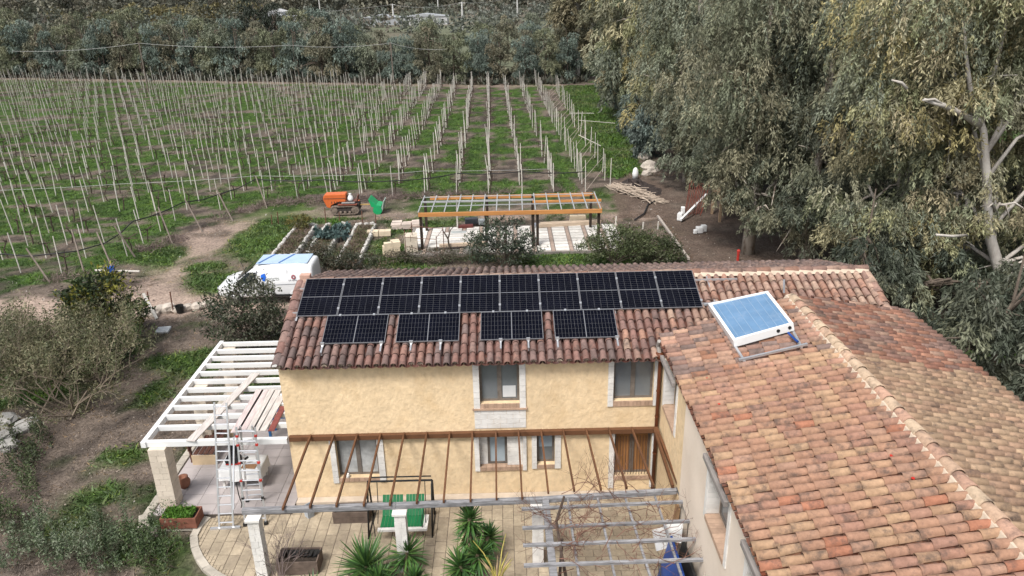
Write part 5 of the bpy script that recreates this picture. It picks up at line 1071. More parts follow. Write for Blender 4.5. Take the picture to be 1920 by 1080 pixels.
stack('cream block stack standing at the left corner of the slab', (-5.35, 40.1, .07), 2, 2, 3, (.36, .4, .3), 0.1, M('cream_board_stack', (.66, .58, .47), rough=.9, var=.08, ovar=.06), jit=.02)
stack('two cream blocks on the slab at the back of the timber pergola', P(1083, 418, .07), 2, 1, 2, (.5, .35, .24), 0)
for a, c, lb in (((-3.8, 40.2), (-1.2, 40.5), 'long pale timber beam lying on the slab under the pergola'), ((1.8, 43.6), (5.6, 44.0), 'long cream timber beam lying on the slab along its back edge'), ((2.0, 43.9), (5.7, 44.15), 'second cream beam lying along the back edge of the slab')):
    tag(MB().bar((*a, .22), (*c, .22), .2, .22).build('timber_beam', M('cream_timber', (.56, .44, .33), rough=.85, var=.15, scale=3) if 'cream_timber' not in bpy.data.materials else bpy.data.materials['cream_timber']), lb, 'beam')
tag(MB().bar((-4.1, 40.0, .14), (-2.2, 40.3, .14), .3, .06).build('dark_board', dkM), 'dark board lying in front of the pale beam on the slab', 'board')
for i in range(5): tag(MB().bar((-3.9, 41.0+i*.42, .14), (-1.6, 41.1+i*.42, .14), .3, .05).build('white_board', wbM), 'white board lying in a row on the slab', 'board', 'white boards on the slab')
for (px, py, s_, mt, lb) in ((884, 418, (.8, .4, .35), 'navy', 'dark crate standing behind the block floor'), (905, 419, (.5, .4, .3), 'grey', 'grey plastic crate behind the block floor'), (872, 427, (1.0, .3, .22), 'red', 'dark red trough at the back of the slab'), (1016, 420, (1.1, .5, .06), 'sheet', 'grey sheet lying behind the slab'), (860, 437, (.9, .5, .1), 'sheet2', 'grey tarpaulin heap on the slab')):
    cdict = {'navy': (.05, .055, .065), 'grey': (.36, .39, .4), 'red': (.14, .04, .035), 'sheet': (.33, .35, .4), 'sheet2': (.42, .44, .43)}
    p_ = P(px, py, .1); tag(MB().obox((p_[0], p_[1], .07+s_[2]/2), *s_, .1).build('site_crate' if 'crate' in lb else 'site_sheet', M('site_'+mt, cdict[mt], rough=.6, var=.2), bevel=.03), lb, 'crate' if 'crate' in lb else ('trough' if 'trough' in lb else 'sheet'))
# rebar cage frame and dead sapling in front of the slab
ironM2 = M('rusty_rebar', (.16, .075, .05), rough=.9, var=.3, scale=6); rc = thing('rebar_frame', 'thin rusty rebar posts tied with wire in front of the slab', 'rebar frame', (-4.4, 39.4, 0))
for px, py, h in ((762, 484, 1.6), (775, 472, 1.7), (820, 482, 1.2), (833, 474, 1.5)): q = P(px, py); MB().tube([q, (q[0], q[1], h)], .022, 5).build('rod', ironM2, rc)
qa, qb, qc, qd = [P(*t) for t in ((762, 484), (775, 472), (820, 482), (833, 474))]
for (a, za), (c, zc) in (((qa, 1.3), (qb, 1.5)), ((qb, 1.5), (qd, 1.4)), ((qa, .7), (qc, .2)), ((qa, 1.2), (qc, 1.0)), ((qc, 1.1), (qd, 1.4))): MB().tube([(a[0], a[1], za), (c[0], c[1], zc)], .014, 4).build('tie_bar', ironM2, rc)
ds = thing('dead_sapling', 'bare forked sapling standing before the slab', 'sapling', tuple(P(843, 470))); q = P(843, 470); b = MB(); b.tube([q, (q[0]-.05, q[1], .7), (q[0]-.35, q[1], 1.25)], [.06, .05, .03], 6); b.tube([(q[0]-.05, q[1], .7), (q[0]+.1, q[1], 1.2), (q[0]+.3, q[1], 1.4)], [.045, .035, .02], 5); b.build('stem', darkbarkM, ds)
for px, py, h in ((858, 432, 1.9), (1154, 428, .75), (1233, 430, .5), (1205, 430, .45), (680, 425, 1.0), (705, 425, .8), (611, 418, 1.0), (637, 418, .7), (510, 420, .6), (522, 420, .8), (325, 585, 1.0), (282, 580, .9)):
    q = P(px, py); mt = ironM2 if h in (1.0, .8, .7, .6, .9) else stakeM; o = MB().tube([(q[0], q[1], -.1), (q[0]+.03, q[1], h)], .03 if mt is ironM2 else .05, 5).build('garden_stake', mt); tag(o, 'thin rusty stake standing in the garden' if mt is ironM2 else 'short pale stake standing in the yard', 'stake', 'rusty garden stakes' if mt is ironM2 else 'pale yard stakes')
o = MB().bar(P(294, 598, .0), tuple(np.array(P(286, 573, .0))+np.array([0, -.6, .85])), .12, .09).build('concrete_post', M('pale_concrete', (.5, .48, .44), rough=.9, var=.15)); tag(o, 'pale leaning concrete post beside the dark bush', 'post')
tag(MB().obox(tuple(np.array(P(306, 619))+np.array([0, 0, .0])), .55, .6, .1, .15).build('manhole_cover', M('light_concrete', (.52, .54, .54), rough=.85, var=.12, scale=5), bevel=.015), 'square pale concrete cover set in the lawn', 'cover')
b = MB(); q = P(338, 585); b.lathe((q[0], q[1], 0), [(.15, 0), (.19, .32), (.2, .33), (.17, .32), (.14, .06)], 12); tag(b.build('black_bucket', blk), 'black bucket among rocks beside the dirt track', 'bucket')
rkM = M('pale_rock', (.50, .44, .38), rough=.95, var=.25, scale=4, ovar=.15, bump=.02, bscale=10); RKS = [rock_mesh(40+i, .6, .5, .4, rkM, 'rock') for i in range(6)]
def rock(px, py, s, label, group=None, z=.05, cat='rock'):
    p_ = P(px, py); o = inst('rock', random.choice(RKS), Matrix.Translation((p_[0], p_[1], z*s)) @ Matrix.Rotation(random.uniform(0, 6), 4, 'Z') @ Matrix.Diagonal((s, s, s, 1))); tag(o, label, cat, group); return o
for px, py, s in ((301, 583, 1.1), (316, 581, 1.2), (330, 583, .7), (352, 579, .9), (370, 577, 1.0), (384, 574, .9), (275, 590, .8), (395, 570, .8), (290, 592, .7)): rock(px, py, s, 'pale rock in the row beside the dirt track', 'rocks along the track')
for px, py, s in ((1192, 280, 1.0), (1208, 281, 1.1), (1208, 297, 2.0), (1216, 315, 2.2), (1224, 322, 1.6), (1212, 328, 1.4)): rock(px, py, s, 'whitish rubble lump at the edge of the trees', 'rubble by the trees')
o = rock(158, 628, .9, 'pinkish stone lying below the yellow-green bush')
tag(MB().lathe(tuple(P(1191, 335)), [(.2, 0), (.24, .4), (.16, .75), (.05, .85)], 10).build('white_sack', wfM, smooth=True), 'white sack standing on the burnt heap', 'sack')
# timber edging and right hand clutter
tag(MB().bar(tuple(np.array(P(1233, 408))+[0, 0, .1]), tuple(np.array(P(1291, 489))+[0, 0, .1]), .13, .12).build('edging_board', M('grey_edging', (.40, .35, .31), rough=.9, var=.2)), 'long pale edging board between the yard and the bare dirt', 'board')
tag(MB().bar(tuple(np.array(P(1276, 417))+[0, 0, .15]), tuple(np.array(P(1323, 390))+[0, 0, .9]), .14, .12).build('white_post', wfM), 'white post lying slanted beside the rusty rods', 'post')
for px, py, s_ in ((1275, 412, (.3, .5, .45)), (1280, 402, (.25, .3, .5)), (1311, 436, (.35, .4, .35)), (1319, 434, (.3, .3, .4)), (1303, 438, (.2, .2, .25))): p_ = P(px, py); tag(MB().obox((p_[0], p_[1], s_[2]/2), *s_, random.uniform(-.5, .5)).build('white_container', wfM, bevel=.04), 'white plastic container on the bare dirt under the trees', 'container', 'white containers')
rr = thing('rusty_rod_bundle', 'fan of rusty red iron rods leaning under the trees', 'rods', tuple(P(1295, 405)))
for i in range(13): a = P(1284+i*2.6, 402+random.uniform(-3, 3)); MB().tube([a, (a[0]+.35+i*.02, a[1]+.6, 1.7+random.uniform(-.2, .3))], .022, 4).build('rod', M('red_rust', (.22, .06, .04), rough=.9, var=.2) if 'red_rust' not in bpy.data.materials else bpy.data.materials['red_rust'], rr)
q = P(1383, 490); b = MB(); b.lathe((q[0], q[1], 0), [(.07, 0), (.07, .5), (.09, .52), (.09, .6), (.05, .66)], 10); tag(b.build('red_standpipe', redM), 'red standpipe at the foot of the tree behind the roof', 'standpipe')
# tree house
th = thing('tree_house', 'dark boarded tree house on posts among the eucalyptus crowns', 'tree house', (14.4, 44.6, 0)); thM = M('dark_boards', (.085, .08, .085), rough=.8, var=.2, scale=4); thW = M('platform_timber', (.40, .28, .18), rough=.8, var=.2)
MB().box(12.9, 15.9, 44.2, 46.2, 1.55, 1.75).build('platform', thW, th)
for i in range(8): MB().box(13.0+i*.36, 13.35+i*.36, 44.5, 44.55, 1.75, 3.15).build('wall_board', thM, th)
MB().prism([(12.8, 3.1), (14.4, 3.8), (16.1, 3.1)], 44.3, 46.2, 'Y').build('roof', thM, th)
for x_ in (13.0, 15.8):
    for y_ in (44.3, 46.1): MB().box(x_-.07, x_+.07, y_-.07, y_+.07, -.05, 1.55).build('post', thW, th)

# ------------------------------------------------------------------ shrubs
def shrub(name, label, base, lobes, n, ls, lw, pal, stems=5, droop=0., cat='shrub', group=None, bark=darkbarkM, sparse=1., upd=.3, stem_r=.03):
    base = np.array(base, float); base[2] = 0; r = thing(name, label, cat, tuple(base), group); b = MB(); tot = sum(l[3]*l[4]*l[5] for l in lobes); Cs = []; Ds = []; cols = []
    for (dx, dy, z, rx, ry, rz) in lobes:
        for s in range(stems): 
            e = (base[0]+dx+random.uniform(-.6, .6)*rx, base[1]+dy+random.uniform(-.6, .6)*ry, z+random.uniform(-.3, .7)*rz); m_ = ((base[0]*2+e[0])/3+random.uniform(-.1, .1), (base[1]*2+e[1])/3, e[2]*.45); b.tube([(base[0]+random.uniform(-.08, .08), base[1], -.05), m_, e], [stem_r, stem_r*.75, stem_r*.3], 5)
            for q in range(3): f = Vector(m_).lerp(Vector(e), random.random()); b.tube([f, f+Vector((random.gauss(0, .35)*rx, random.gauss(0, .35)*ry, random.uniform(.1, .5)*rz))], [stem_r*.4, stem_r*.15], 3)
        k = int(n*rx*ry*rz/tot); nc = max(6, int(k/26)); u = unit(rng.normal(size=(nc, 3))); rad = rng.uniform(.25, 1, nc)**.45; ctr = np.array([base[0]+dx, base[1]+dy, z])+u*rad[:, None]*np.array([rx, ry, rz])*rng.uniform(.8, 1.12, (nc, 1))
        m = max(1, int(k/nc)); c = np.repeat(ctr, m, 0)+rng.normal(size=(nc*m, 3))*np.array([rx, ry, rz])*.13*sparse; d = unit(rng.normal(size=(nc*m, 3))+np.repeat(u, m, 0)*.6+np.array([0, 0, upd-droop])); c[:, 2] = np.maximum(c[:, 2], .05)
        Cs.append(c); Ds.append(d); cols.append(np.repeat(pick(pal, nc, .25), m, 0)*rng.uniform(.75, 1.25, (nc*m, 1)))
    b.build('stems', bark, r); C_ = np.concatenate(Cs); D_ = np.concatenate(Ds); nn = len(C_); a = leafmesh(C_, D_, rng.uniform(.7, 1.3, nn)*ls, rng.uniform(.7, 1.3, nn)*lw, np.concatenate(cols)); fast('foliage', a[0], a[1], leafM, a[2], r); return r
OLV = [(.075, .085, .052), (.10, .105, .07), (.055, .065, .04), (.13, .13, .095)]; DKG = [(.035, .05, .028), (.05, .068, .033), (.028, .04, .024)]; YGR = [(.05, .075, .025), (.09, .11, .03), (.04, .06, .025), (.22, .21, .04), (.035, .05, .025)]
shrub('broadleaf_bush', 'rounded dark bush with yellow-green tips beside the dirt track', P(205, 642), [(0, 0, 1.9, 1.5, 1.3, 1.15), (.9, .2, 1.2, .9, .9, .8), (-.8, .2, 1.3, .9, .8, .9), (.2, .1, 2.5, .9, .9, .6)], 5200, .19, .085, YGR, 5)
shrub('olive_bush', 'loose grey-green bush growing in front of the white van', P(478, 655), [(0, 0, 2.0, 1.5, 1.2, 1.15), (-1.1, .1, 1.4, 1.1, .9, 1.0), (.9, .2, 1.2, .9, .9, .9), (0, .1, .6, 1.7, 1.2, .55)], 6000, .17, .06, OLV+DKG, 7)
shrub('wild_shrub', 'low green undergrowth along the lawn behind the large shrub', P(120, 690), [(0, 0, .5, 2.2, 1.4, .6), (1.6, .6, .45, 1.2, 1.0, .5), (-2.2, .9, .5, 1.4, 1.2, .6)], 6000, .16, .07, DKG+[(.07, .10, .035)], 4)
def sprawl(name, label, base, n_st, reach, up, depth, ls, lw, pal, nleaf, r0=.03, bark=None, spread=.5, cat='shrub'):
    """shrub grown from branching twigs with leaves along the outer twigs"""
    base = np.array(base, float); r = thing(name, label, cat, (base[0], base[1], 0)); b = MB(); tips = []; rn_ = random.Random(int(abs(base[0]*97+base[1]*31)))
    def grow(p, d, l, rad, dep):
        d = d.normalized(); m_ = p+d*l*.5+Vector((rn_.gauss(0, .09), rn_.gauss(0, .09), rn_.gauss(0, .07)))*l; e = m_+d*l*.5+Vector((0, 0, -.04*l)); b.tube([p, m_, e], [rad, rad*.85, rad*.6], 5 if rad > .015 else 3, False)
        if dep <= 1: tips.append((m_, e))
        if dep > 0:
            for _ in range(rn_.randint(2, 3)): grow(rn_.choice((m_, e, e)), d+Vector((rn_.gauss(0, .55), rn_.gauss(0, .55), rn_.gauss(.05, .4))), l*rn_.uniform(.6, .85), rad*.6, dep-1)
    for _ in range(n_st):
        a_ = rn_.uniform(0, 6.28); f0 = Vector((base[0]+rn_.gauss(0, spread), base[1]+rn_.gauss(0, spread), -.05)); b.tube([(base[0], base[1], -.15), f0], [r0, r0], 4)
        grow(f0, Vector((math.cos(a_), math.sin(a_), rn_.uniform(.4, 1.3)*up)), reach*rn_.uniform(.7, 1.2), r0, depth)
    b.build('stems', bark or darkbarkM, r, smooth=True); T = np.array([[list(a_), list(c_)] for a_, c_ in tips]); k = rng.integers(0, len(T), nleaf); t = rng.random((nleaf, 1)); C_ = T[k, 0]*(1-t)+T[k, 1]*t*1.05+rng.normal(size=(nleaf, 3))*reach*.07; C_[:, 2] = np.maximum(C_[:, 2], .03)
    tc = pick(pal, len(T), .25); a = leafmesh(C_, unit(rng.normal(size=(nleaf, 3))+np.array([0, 0, .4])), rng.uniform(.6, 1.3, nleaf)*ls, rng.uniform(.7, 1.3, nleaf)*lw, tc[k]*rng.uniform(.75, 1.3, (nleaf, 1))); fast('foliage', a[0], a[1], leafM, a[2], r)
PB = M('pale_bark', (.26, .21, .16), rough=.9, var=.25)
OLIVE = [(.17, .16, .09), (.14, .145, .08), (.21, .19, .115), (.11, .12, .06)]
sprawl('wild_shrub', 'large sprawling grey-olive shrub with bare branches on the left lawn', P(110, 775), 10, 1.25, 1.5, 4, .13, .036, OLIVE, 15000, .035, PB, .7)
sprawl('wild_shrub', 'tangled grey-olive shrub at the back of the large one', P(60, 700), 10, 1.1, 1.4, 4, .13, .04, OLIVE, 13000, .03, PB, .9)
sprawl('wild_shrub', 'olive shrub with dark twigs below the yellow-green bush', P(150, 700), 8, .9, 1.0, 3, .12, .045, OLIVE+[(.07, .11, .035)], 6500, .03, PB, .8)
SILV = [(.11, .15, .085), (.15, .185, .11), (.075, .11, .05), (.19, .215, .15)]
sprawl('olive_sapling', 'silvery leaved sapling at the lower corner of the lawn', P(60, 1050), 7, .42, 1.3, 3, .085, .028, SILV, 3000, .014, None, .35)
sprawl('olive_sapling', 'silvery leaved sapling beside the dark ground shrub', P(150, 1060), 7, .45, 1.3, 3, .085, .028, SILV, 3200, .014, None, .4)
sprawl('low_shrub', 'dark leafy ground shrub beside the curved patio edge', P(285, 1050), 10, .30, .9, 3, .075, .032, SILV[2:3]+[(.055, .085, .035), (.09, .13, .05)], 3600, .010, None, .5)
sprawl('low_shrub', 'dark leafy ground shrub between the two silvery saplings', P(215, 1030), 10, .32, .9, 3, .075, .03, SILV[:3]+[(.055, .085, .035)], 3600, .010, None, .5)
sprawl('low_shrub', 'dark undergrowth beneath the large grey-olive shrub', P(40, 880), 10, .45, .7, 3, .10, .04, [(.06, .085, .035), (.08, .10, .045), (.05, .06, .035)], 3600, .012, None, .8)
sprawl('low_shrub', 'low weedy clump on the lawn below the large shrub', P(20, 960), 10, .38, .8, 3, .09, .035, [(.07, .10, .04), (.09, .11, .05)], 3000, .010, None, .6)
shrub('orchard_tree', 'dark leafy fruit tree between the timber pergola and the roof', P(948, 500), [(0, 0, 1.7, 1.5, 1.2, .95), (-1.1, .1, 1.1, 1.0, .9, .8), (1.1, .0, 1.1, 1.0, .9, .7), (.1, 0, 2.35, .6, .6, .45), (0, .1, .75, 1.8, 1.1, .65)], 4200, .17, .06, [(.06, .085, .05), (.085, .105, .07), (.14, .16, .12), (.04, .055, .04)], 5)
shrub('orchard_bush', 'light green spreading bush beside the block floor', P(1150, 494), [(0, .3, 1.2, 1.4, 1.1, .9), (-1.0, .2, .9, .9, .9, .7), (1.2, .2, .9, 1.3, 1.1, .65)], 5000, .17, .05, [(.09, .115, .045), (.07, .09, .04), (.12, .14, .07)], 6)
shrub('orchard_bush', 'olive green bush beside the edging board behind the roof', P(1225, 492), [(0, .3, .8, 1.3, 1.2, .7), (.9, -.1, .5, .8, .9, .45)], 4200, .15, .05, [(.08, .10, .04), (.06, .075, .035), (.10, .11, .06)], 5)
shrub('flowering_shrub', 'sparse white flecked shrub in front of the slab', P(1170, 485), [(-.2, .1, .9, .8, .7, .7)], 700, .12, .05, [(.40, .40, .38), (.10, .12, .06), (.08, .1, .05)], 3)
shrub('flowering_shrub', 'sparse white flecked shrub beside the dark fruit tree', P(893, 490), [(-.1, .1, .9, .6, .6, .8)], 600, .12, .05, [(.45, .45, .43), (.10, .12, .06), (.08, .1, .05)], 3)
shrub('garden_hedge', 'thin dry hedge between the garden beds and the roof', P(625, 510), [(0, 0, .9, 1.2, .9, .7), (1.3, .2, .5, 1.3, .9, .45), (-.9, -.2, 1.2, .8, .8, .7)], 4200, .15, .05, OLV+[(.12, .09, .06)], 6, bark=twigM)
shrub('low_hedge', 'brownish low hedge along the back of the roof', P(800, 492), [(0, 0, .4, 1.9, .8, .4), (2.0, 0, .35, 1.4, .7, .35), (-2.0, .1, .3, 1.4, .7, .3)], 4200, .12, .04, [(.09, .085, .055), (.07, .08, .04), (.12, .10, .075)], 4)
for i in range(7):
    p_ = P(600+i*7.5+random.uniform(-3, 3), 440+random.uniform(-8, 10), .2); shrub('cabbage', 'blue-green cabbage plant growing in the middle garden bed', p_, [(0, 0, .42, .34, .32, .22)], 120, .26, .16, [(.10, .155, .15), (.13, .19, .18), (.075, .12, .11)], 1, cat='cabbage', group='cabbages')
shrub('lettuce_patch', 'bright green leafy plants at the far end of the cabbage bed', P(628, 424, .2), [(0, 0, .35, .55, .3, .2)], 500, .12, .07, [(.09, .19, .03), (.12, .22, .04)], 1)
shrub('yellowing_bush', 'yellowing bushy plant at the far end of the first garden bed', P(564, 428, .2), [(0, 0, .6, .75, .6, .45)], 1300, .12, .05, [(.16, .15, .04), (.09, .10, .035), (.2, .17, .05)], 4)
for c0, n_ in ((P(545, 460, .2), 260), (P(610, 470, .2), 220), (P(670, 455, .2), 420)):
    pass
p_ = np.concatenate([np.c_[rng.uniform(-12.75, -11.75, 260), rng.uniform(39.4, 43.5, 260), np.full(260, .2)], np.c_[rng.uniform(-8.95, -8.1, 420), rng.uniform(38, 44.4, 420), np.full(420, .2)], np.c_[rng.uniform(-10.9, -10.05, 200), rng.uniform(39.8, 42, 200), np.full(200, .2)]])
a = tufts(p_, rng.uniform(.12, .3, len(p_)), 7, [(.15, .115, .08), (.11, .13, .05), (.19, .14, .1), (.08, .07, .05)], .6, .12); o = fast('bed_weeds', a[0], a[1], leafM, a[2]); tag(o, 'dry and green weeds growing in the garden beds', 'weeds', kind='stuff')
for i, (x_, y_, s_) in enumerate(((-17.2, 21.8, 1.3), (-16.6, 22.5, 1.0), (-16.5, 21.3, .8), (-17.6, 22.9, 1.0))):
    o = inst('limestone_rock', rock_mesh(90+i, .9, .8, .35, M('pale_limestone', (.34, .33, .31), rough=.9, var=.2, scale=3, bump=.03, bscale=8) if 'pale_limestone' not in bpy.data.materials else bpy.data.materials['pale_limestone'], 'limestone_rock'), Matrix.Translation((x_, y_, .08)) @ Matrix.Rotation(i*1.3, 4, 'Z') @ Matrix.Diagonal((s_, s_, s_, 1))); tag(o, 'whitish limestone rock behind the large shrub', 'rock', 'limestone rocks')
# ------------------------------------------------------------------ eucalyptus trees
EUC = [(.215, .225, .15), (.26, .255, .17), (.165, .182, .12), (.285, .268, .178), (.20, .22, .16)]
EUCW = [(.31, .305, .165), (.385, .35, .21), (.25, .265, .145), (.42, .365, .23), (.345, .335, .225), (.37, .32, .15), (.26, .28, .175)]
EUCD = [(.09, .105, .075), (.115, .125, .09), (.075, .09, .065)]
def eucalypt(name, label, x, y, H, lobes, n, ls, pal, trunk_r=.35, lean=(0, 0), forks=(), spray=.95, group=None, bark=barkM, trunk_pts=None, dens=560, clump=1.08):
    r = thing(name, label, 'tree', (x, y, 0), group)
    tp_ = trunk_pts or [(x, y, -.2), (x+lean[0]*.15+random.uniform(-.2, .2), y+lean[1]*.15, H*.2), (x+lean[0]*.5, y+lean[1]*.5, H*.5), (x+lean[0], y+lean[1], H*.92)]
    k = len(tp_); MB().tube(tp_, [trunk_r*(1.25 if i == 0 else 1-.85*i/(k-1)) for i in range(k)], 10).build('trunk', bark, r, smooth=True)
    Cs = []; Ds = []; cols = []; tot = sum((l[3]*l[4]*l[5])**.8 for l in lobes)
    for li, (dx, dy, z, rx, ry, rz) in enumerate(lobes):
        t = min(.95, max(.15, (z-rz*.9)/H)); f = t*(k-1); i0 = min(int(f), k-2); s = Vector(tp_[i0]).lerp(Vector(tp_[i0+1]), f-i0); e = Vector((x+dx, y+dy, z+rz*.3)); m_ = s.lerp(e, .5)+Vector((random.uniform(-.3, .3), random.uniform(-.3, .3), random.uniform(.1, .5)))
        lb = MB(); lb.tube([s, m_, e], [trunk_r*.38, trunk_r*.26, .05], 6)
        for q in range(6): g = m_.lerp(e, random.random()); h_ = Vector((x+dx+random.gauss(0, .5)*rx, y+dy+random.gauss(0, .5)*ry, z+random.gauss(0, .5)*rz)); lb.tube([g, g.lerp(h_, .5)+Vector((0, 0, .25)), h_], [.07, .045, .015], 4)
        lb.build('limb', bark, r, smooth=True)
        kk = int(n*(rx*ry*rz)**.8/tot); cl_r = clump*(rx*ry*rz)**(1/3)/2.6; ns = int(np.clip(kk/dens, 9, 60)); u = unit(rng.normal(size=(ns, 3))+np.array([0, -.25, .15])); rad = rng.uniform(.45, 1.08, ns)**.5
        ctr = np.array([x+dx, y+dy, z])+u*rad[:, None]*np.array([rx, ry, rz]); cr = cl_r*rng.uniform(.7, 1.3, ns)
        # each clump: a dome of twig tips from which leafy strands hang
        nst = 24; dome = unit(rng.normal(size=(ns*nst, 3))*np.array([1, 1, .8])+np.array([0, 0, .45])); R_ = np.repeat(cr, nst)[:, None]
        sx = np.repeat(ctr, nst, 0)+dome*R_*np.array([1.0, 1.0, .62])*rng.uniform(.55, 1.05, (ns*nst, 1)); per = max(1, kk//(ns*nst)); lens = rng.uniform(.35, 1.15, ns*nst)*R_[:, 0]*1.0
        base = np.repeat(sx, per, 0); ll = np.repeat(lens, per); tt = rng.random(len(base))**1.2; swing = np.repeat(dome*np.array([1, 1, .1]), per, 0)
        c = base+np.c_[np.zeros((len(base), 2)), -tt*ll]+swing*(tt*.25*np.repeat(R_[:, 0], per))[:, None]+rng.normal(size=(len(base), 3))*.05*spray*(ls/.23)**.5
        d = unit(rng.normal(size=(len(base), 3))*.5+swing*.5+np.array([0, 0, -.9])); c[:, 2] = np.maximum(c[:, 2], .1)
        Cs.append(c); Ds.append(d); cl_ = np.repeat(pick(pal, ns, .25), nst*per, 0); st_j = np.repeat(rng.uniform(.8, 1.2, (ns*nst, 1)), per, 0); cols.append(cl_*st_j*rng.uniform(.75, 1.25, (len(base), 1)))
    C_ = np.concatenate(Cs); D_ = np.concatenate(Ds); nn = len(C_); a = leafmesh(C_, D_, rng.uniform(.7, 1.35, nn)*ls, rng.uniform(.7, 1.3, nn)*ls*.27, np.concatenate(cols)); fast('crown', a[0], a[1], leafM, a[2], r); return r
# near right hand giants
whiteB = M('white_bark', (.50, .465, .42), rough=.85, var=.25, scale=2.5, dirt=(.36, .29, .24), dscale=2.2, damt=.7, stretch=(1, 1, .4), bump=.03, bscale=8)
TP = [tuple(PY(px, py, 29.0)) for px, py in ((1892, 612), (1872, 500), (1853, 432), (1850, 330), (1844, 245), (1822, 186), (1812, 110), (1806, 20))]
big = eucalypt('eucalyptus', 'huge olive and tan eucalyptus with pale trunk towering beside the wing roof', 20.5, 29.6, 18, [(-1.4, .8, 13.6, 3.2, 3.0, 3.2), (1.6, .6, 12.2, 3.0, 3.0, 3.6), (.2, .4, 10.4, 2.6, 2.2, 1.6), (2.9, .4, 7.4, 2.2, 2.2, 2.6), (-2.9, .9, 9.6, 2.1, 2.2, 2.6), (-2.2, 1.4, 5.6, 1.9, 1.9, 2.0), (2.9, .2, 3.4, 2.0, 2.0, 2.0), (-1.9, .9, 2.8, 1.6, 1.7, 1.6), (.1, 2.4, 6.5, 2.2, 1.6, 3.0), (-.9, -.7, 5.0, 1.1, .7, 1.1), (.6, -.7, 8.4, 1.2, .7, .9), (.9, -.7, 2.2, 1.2, .8, 1.0)], 130000, .185, EUCW, .25, bark=whiteB, trunk_pts=TP)
b = MB(); b.tube([PY(1836, 235, 29.0), PY(1805, 214, 28.7), PY(1770, 198, 28.4), PY(1733, 187, 28.2)], [.15, .12, .10, .06], 8); b.tube([PY(1770, 198, 28.4), PY(1752, 186, 28.2), PY(1730, 188, 28.0)], [.06, .05, .03], 6); b.build('bare_limb', whiteB, big, smooth=True)
MB().tube([PY(1700, 166, 28.3), PY(1690, 155, 28.3), PY(1672, 150, 28.2)], [.07, .06, .03], 6).build('bare_limb', whiteB, big, smooth=True); MB().tube([PY(1812, 441, 28.9), PY(1785, 443, 28.6), PY(1755, 440, 28.4)], [.06, .06, .05], 6).build('bare_limb', whiteB, big, smooth=True)
eucalypt('eucalyptus', 'tall yellow-olive eucalyptus hanging over the far end of the wing roof', 17.2, 31.5, 17, [(-.2, .6, 12.6, 3.0, 3.0, 3.6), (-1.4, .3, 8.6, 2.1, 2.2, 2.6), (1.2, .4, 8.8, 2.3, 2.3, 2.6), (-1.6, .2, 4.8, 1.8, 2.0, 2.2), (.9, .0, 4.8, 2.1, 2.0, 2.2), (-.4, .4, 2.2, 2.4, 2.0, 1.5)], 118000, .18, EUCW+EUC, .30, (.3, .2))
# second rank
eucalypt('eucalyptus', 'broad grey-green eucalyptus with drooping crown behind the roof', 13.0, 38.6, 17, [(.2, 1.0, 13.0, 3.4, 3.2, 3.6), (-1.6, .8, 9.4, 2.6, 2.6, 2.8), (1.6, .6, 9.0, 2.6, 2.6, 3.0), (.0, 1.2, 6.2, 2.8, 2.4, 2.2), (1.9, .2, 4.0, 2.0, 2.0, 2.0), (-1.5, .6, 4.6, 1.7, 1.6, 1.7), (.3, .5, 3.6, 1.6, 1.4, 1.3), (-.2, -.5, 3.4, 1.2, 1.0, 1.2), (.1, -.9, 2.5, 1.2, .9, .9), (2.9, -.6, 2.0, 1.5, 1.4, 1.5)], 118000, .20, EUC, .30, (.2, .8))
eucalypt('eucalyptus', 'grey-green eucalyptus with low hanging sprays standing behind the roof corner', 15.6, 37.0, 15, [(.4, .6, 10.5, 2.6, 2.6, 3.4), (.3, .2, 6.0, 2.2, 2.2, 2.6), (-.3, -.2, 2.8, 1.9, 1.9, 1.9), (1.5, 0, 2.6, 1.7, 1.7, 1.8)], 66000, .20, EUC+EUCD, .36)
eucalypt('eucalyptus', 'dense grey eucalyptus rising behind the tree house', 16.0, 46.5, 18, [(0, 0, 13, 4.0, 3.5, 4.5), (-2.2, 0, 9, 3.0, 3.0, 3.2), (1.6, 0, 7, 3.6, 3.0, 3.4), (-1.6, -.8, 5.2, 2.4, 2.0, 2.0)], 66000, .24, EUC, .34)
eucalypt('eucalyptus', 'grey-green eucalyptus overhanging the rubble at the yard edge', 13.4, 54.5, 17, [(.2, 0, 13, 3.8, 3.6, 4.2), (-1.4, -.6, 8.6, 2.6, 2.8, 3.0), (.8, 0, 5.4, 3.0, 3.0, 3.0), (-1.0, -1.0, 3.0, 1.8, 2.0, 1.8)], 60000, .26, EUC, .34)
eucalypt('eucalyptus', 'tall tan topped eucalyptus along the green grass strip', 15.0, 66.0, 18, [(0, 0, 13, 4.4, 4.2, 4.6), (-1.8, 0, 8.0, 3.2, 3.4, 3.4), (.2, 0, 4.0, 3.8, 3.4, 3.0)], 42000, .38, EUC+EUCW, .4)
eucalypt('eucalyptus', 'olive eucalyptus further along the green grass strip', 15.4, 82.0, 19, [(-.4, 0, 14, 4.8, 4.6, 5.0), (-1.4, 0, 8.0, 4.0, 4.0, 3.6), (-.8, 0, 3.6, 4.0, 3.6, 3.0)], 34000, .48, EUC+EUCW, .4)
eucalypt('eucalyptus', 'sandy olive eucalyptus with white trunk at the far end of the grass strip', 11.2, 118.5, 20, [(.0, 0, 16, 4.2, 4.0, 4.6), (-.4, 0, 10.5, 3.4, 3.2, 3.4), (2.5, 0, 8.0, 3.4, 3.4, 3.6), (-.6, .4, 6.2, 2.2, 2.2, 2.0)], 24000, .55, [(.24, .215, .135), (.28, .245, .155), (.20, .19, .12)], .34, bark=M('chalky_bark', (.62, .58, .52), rough=.8, var=.15))
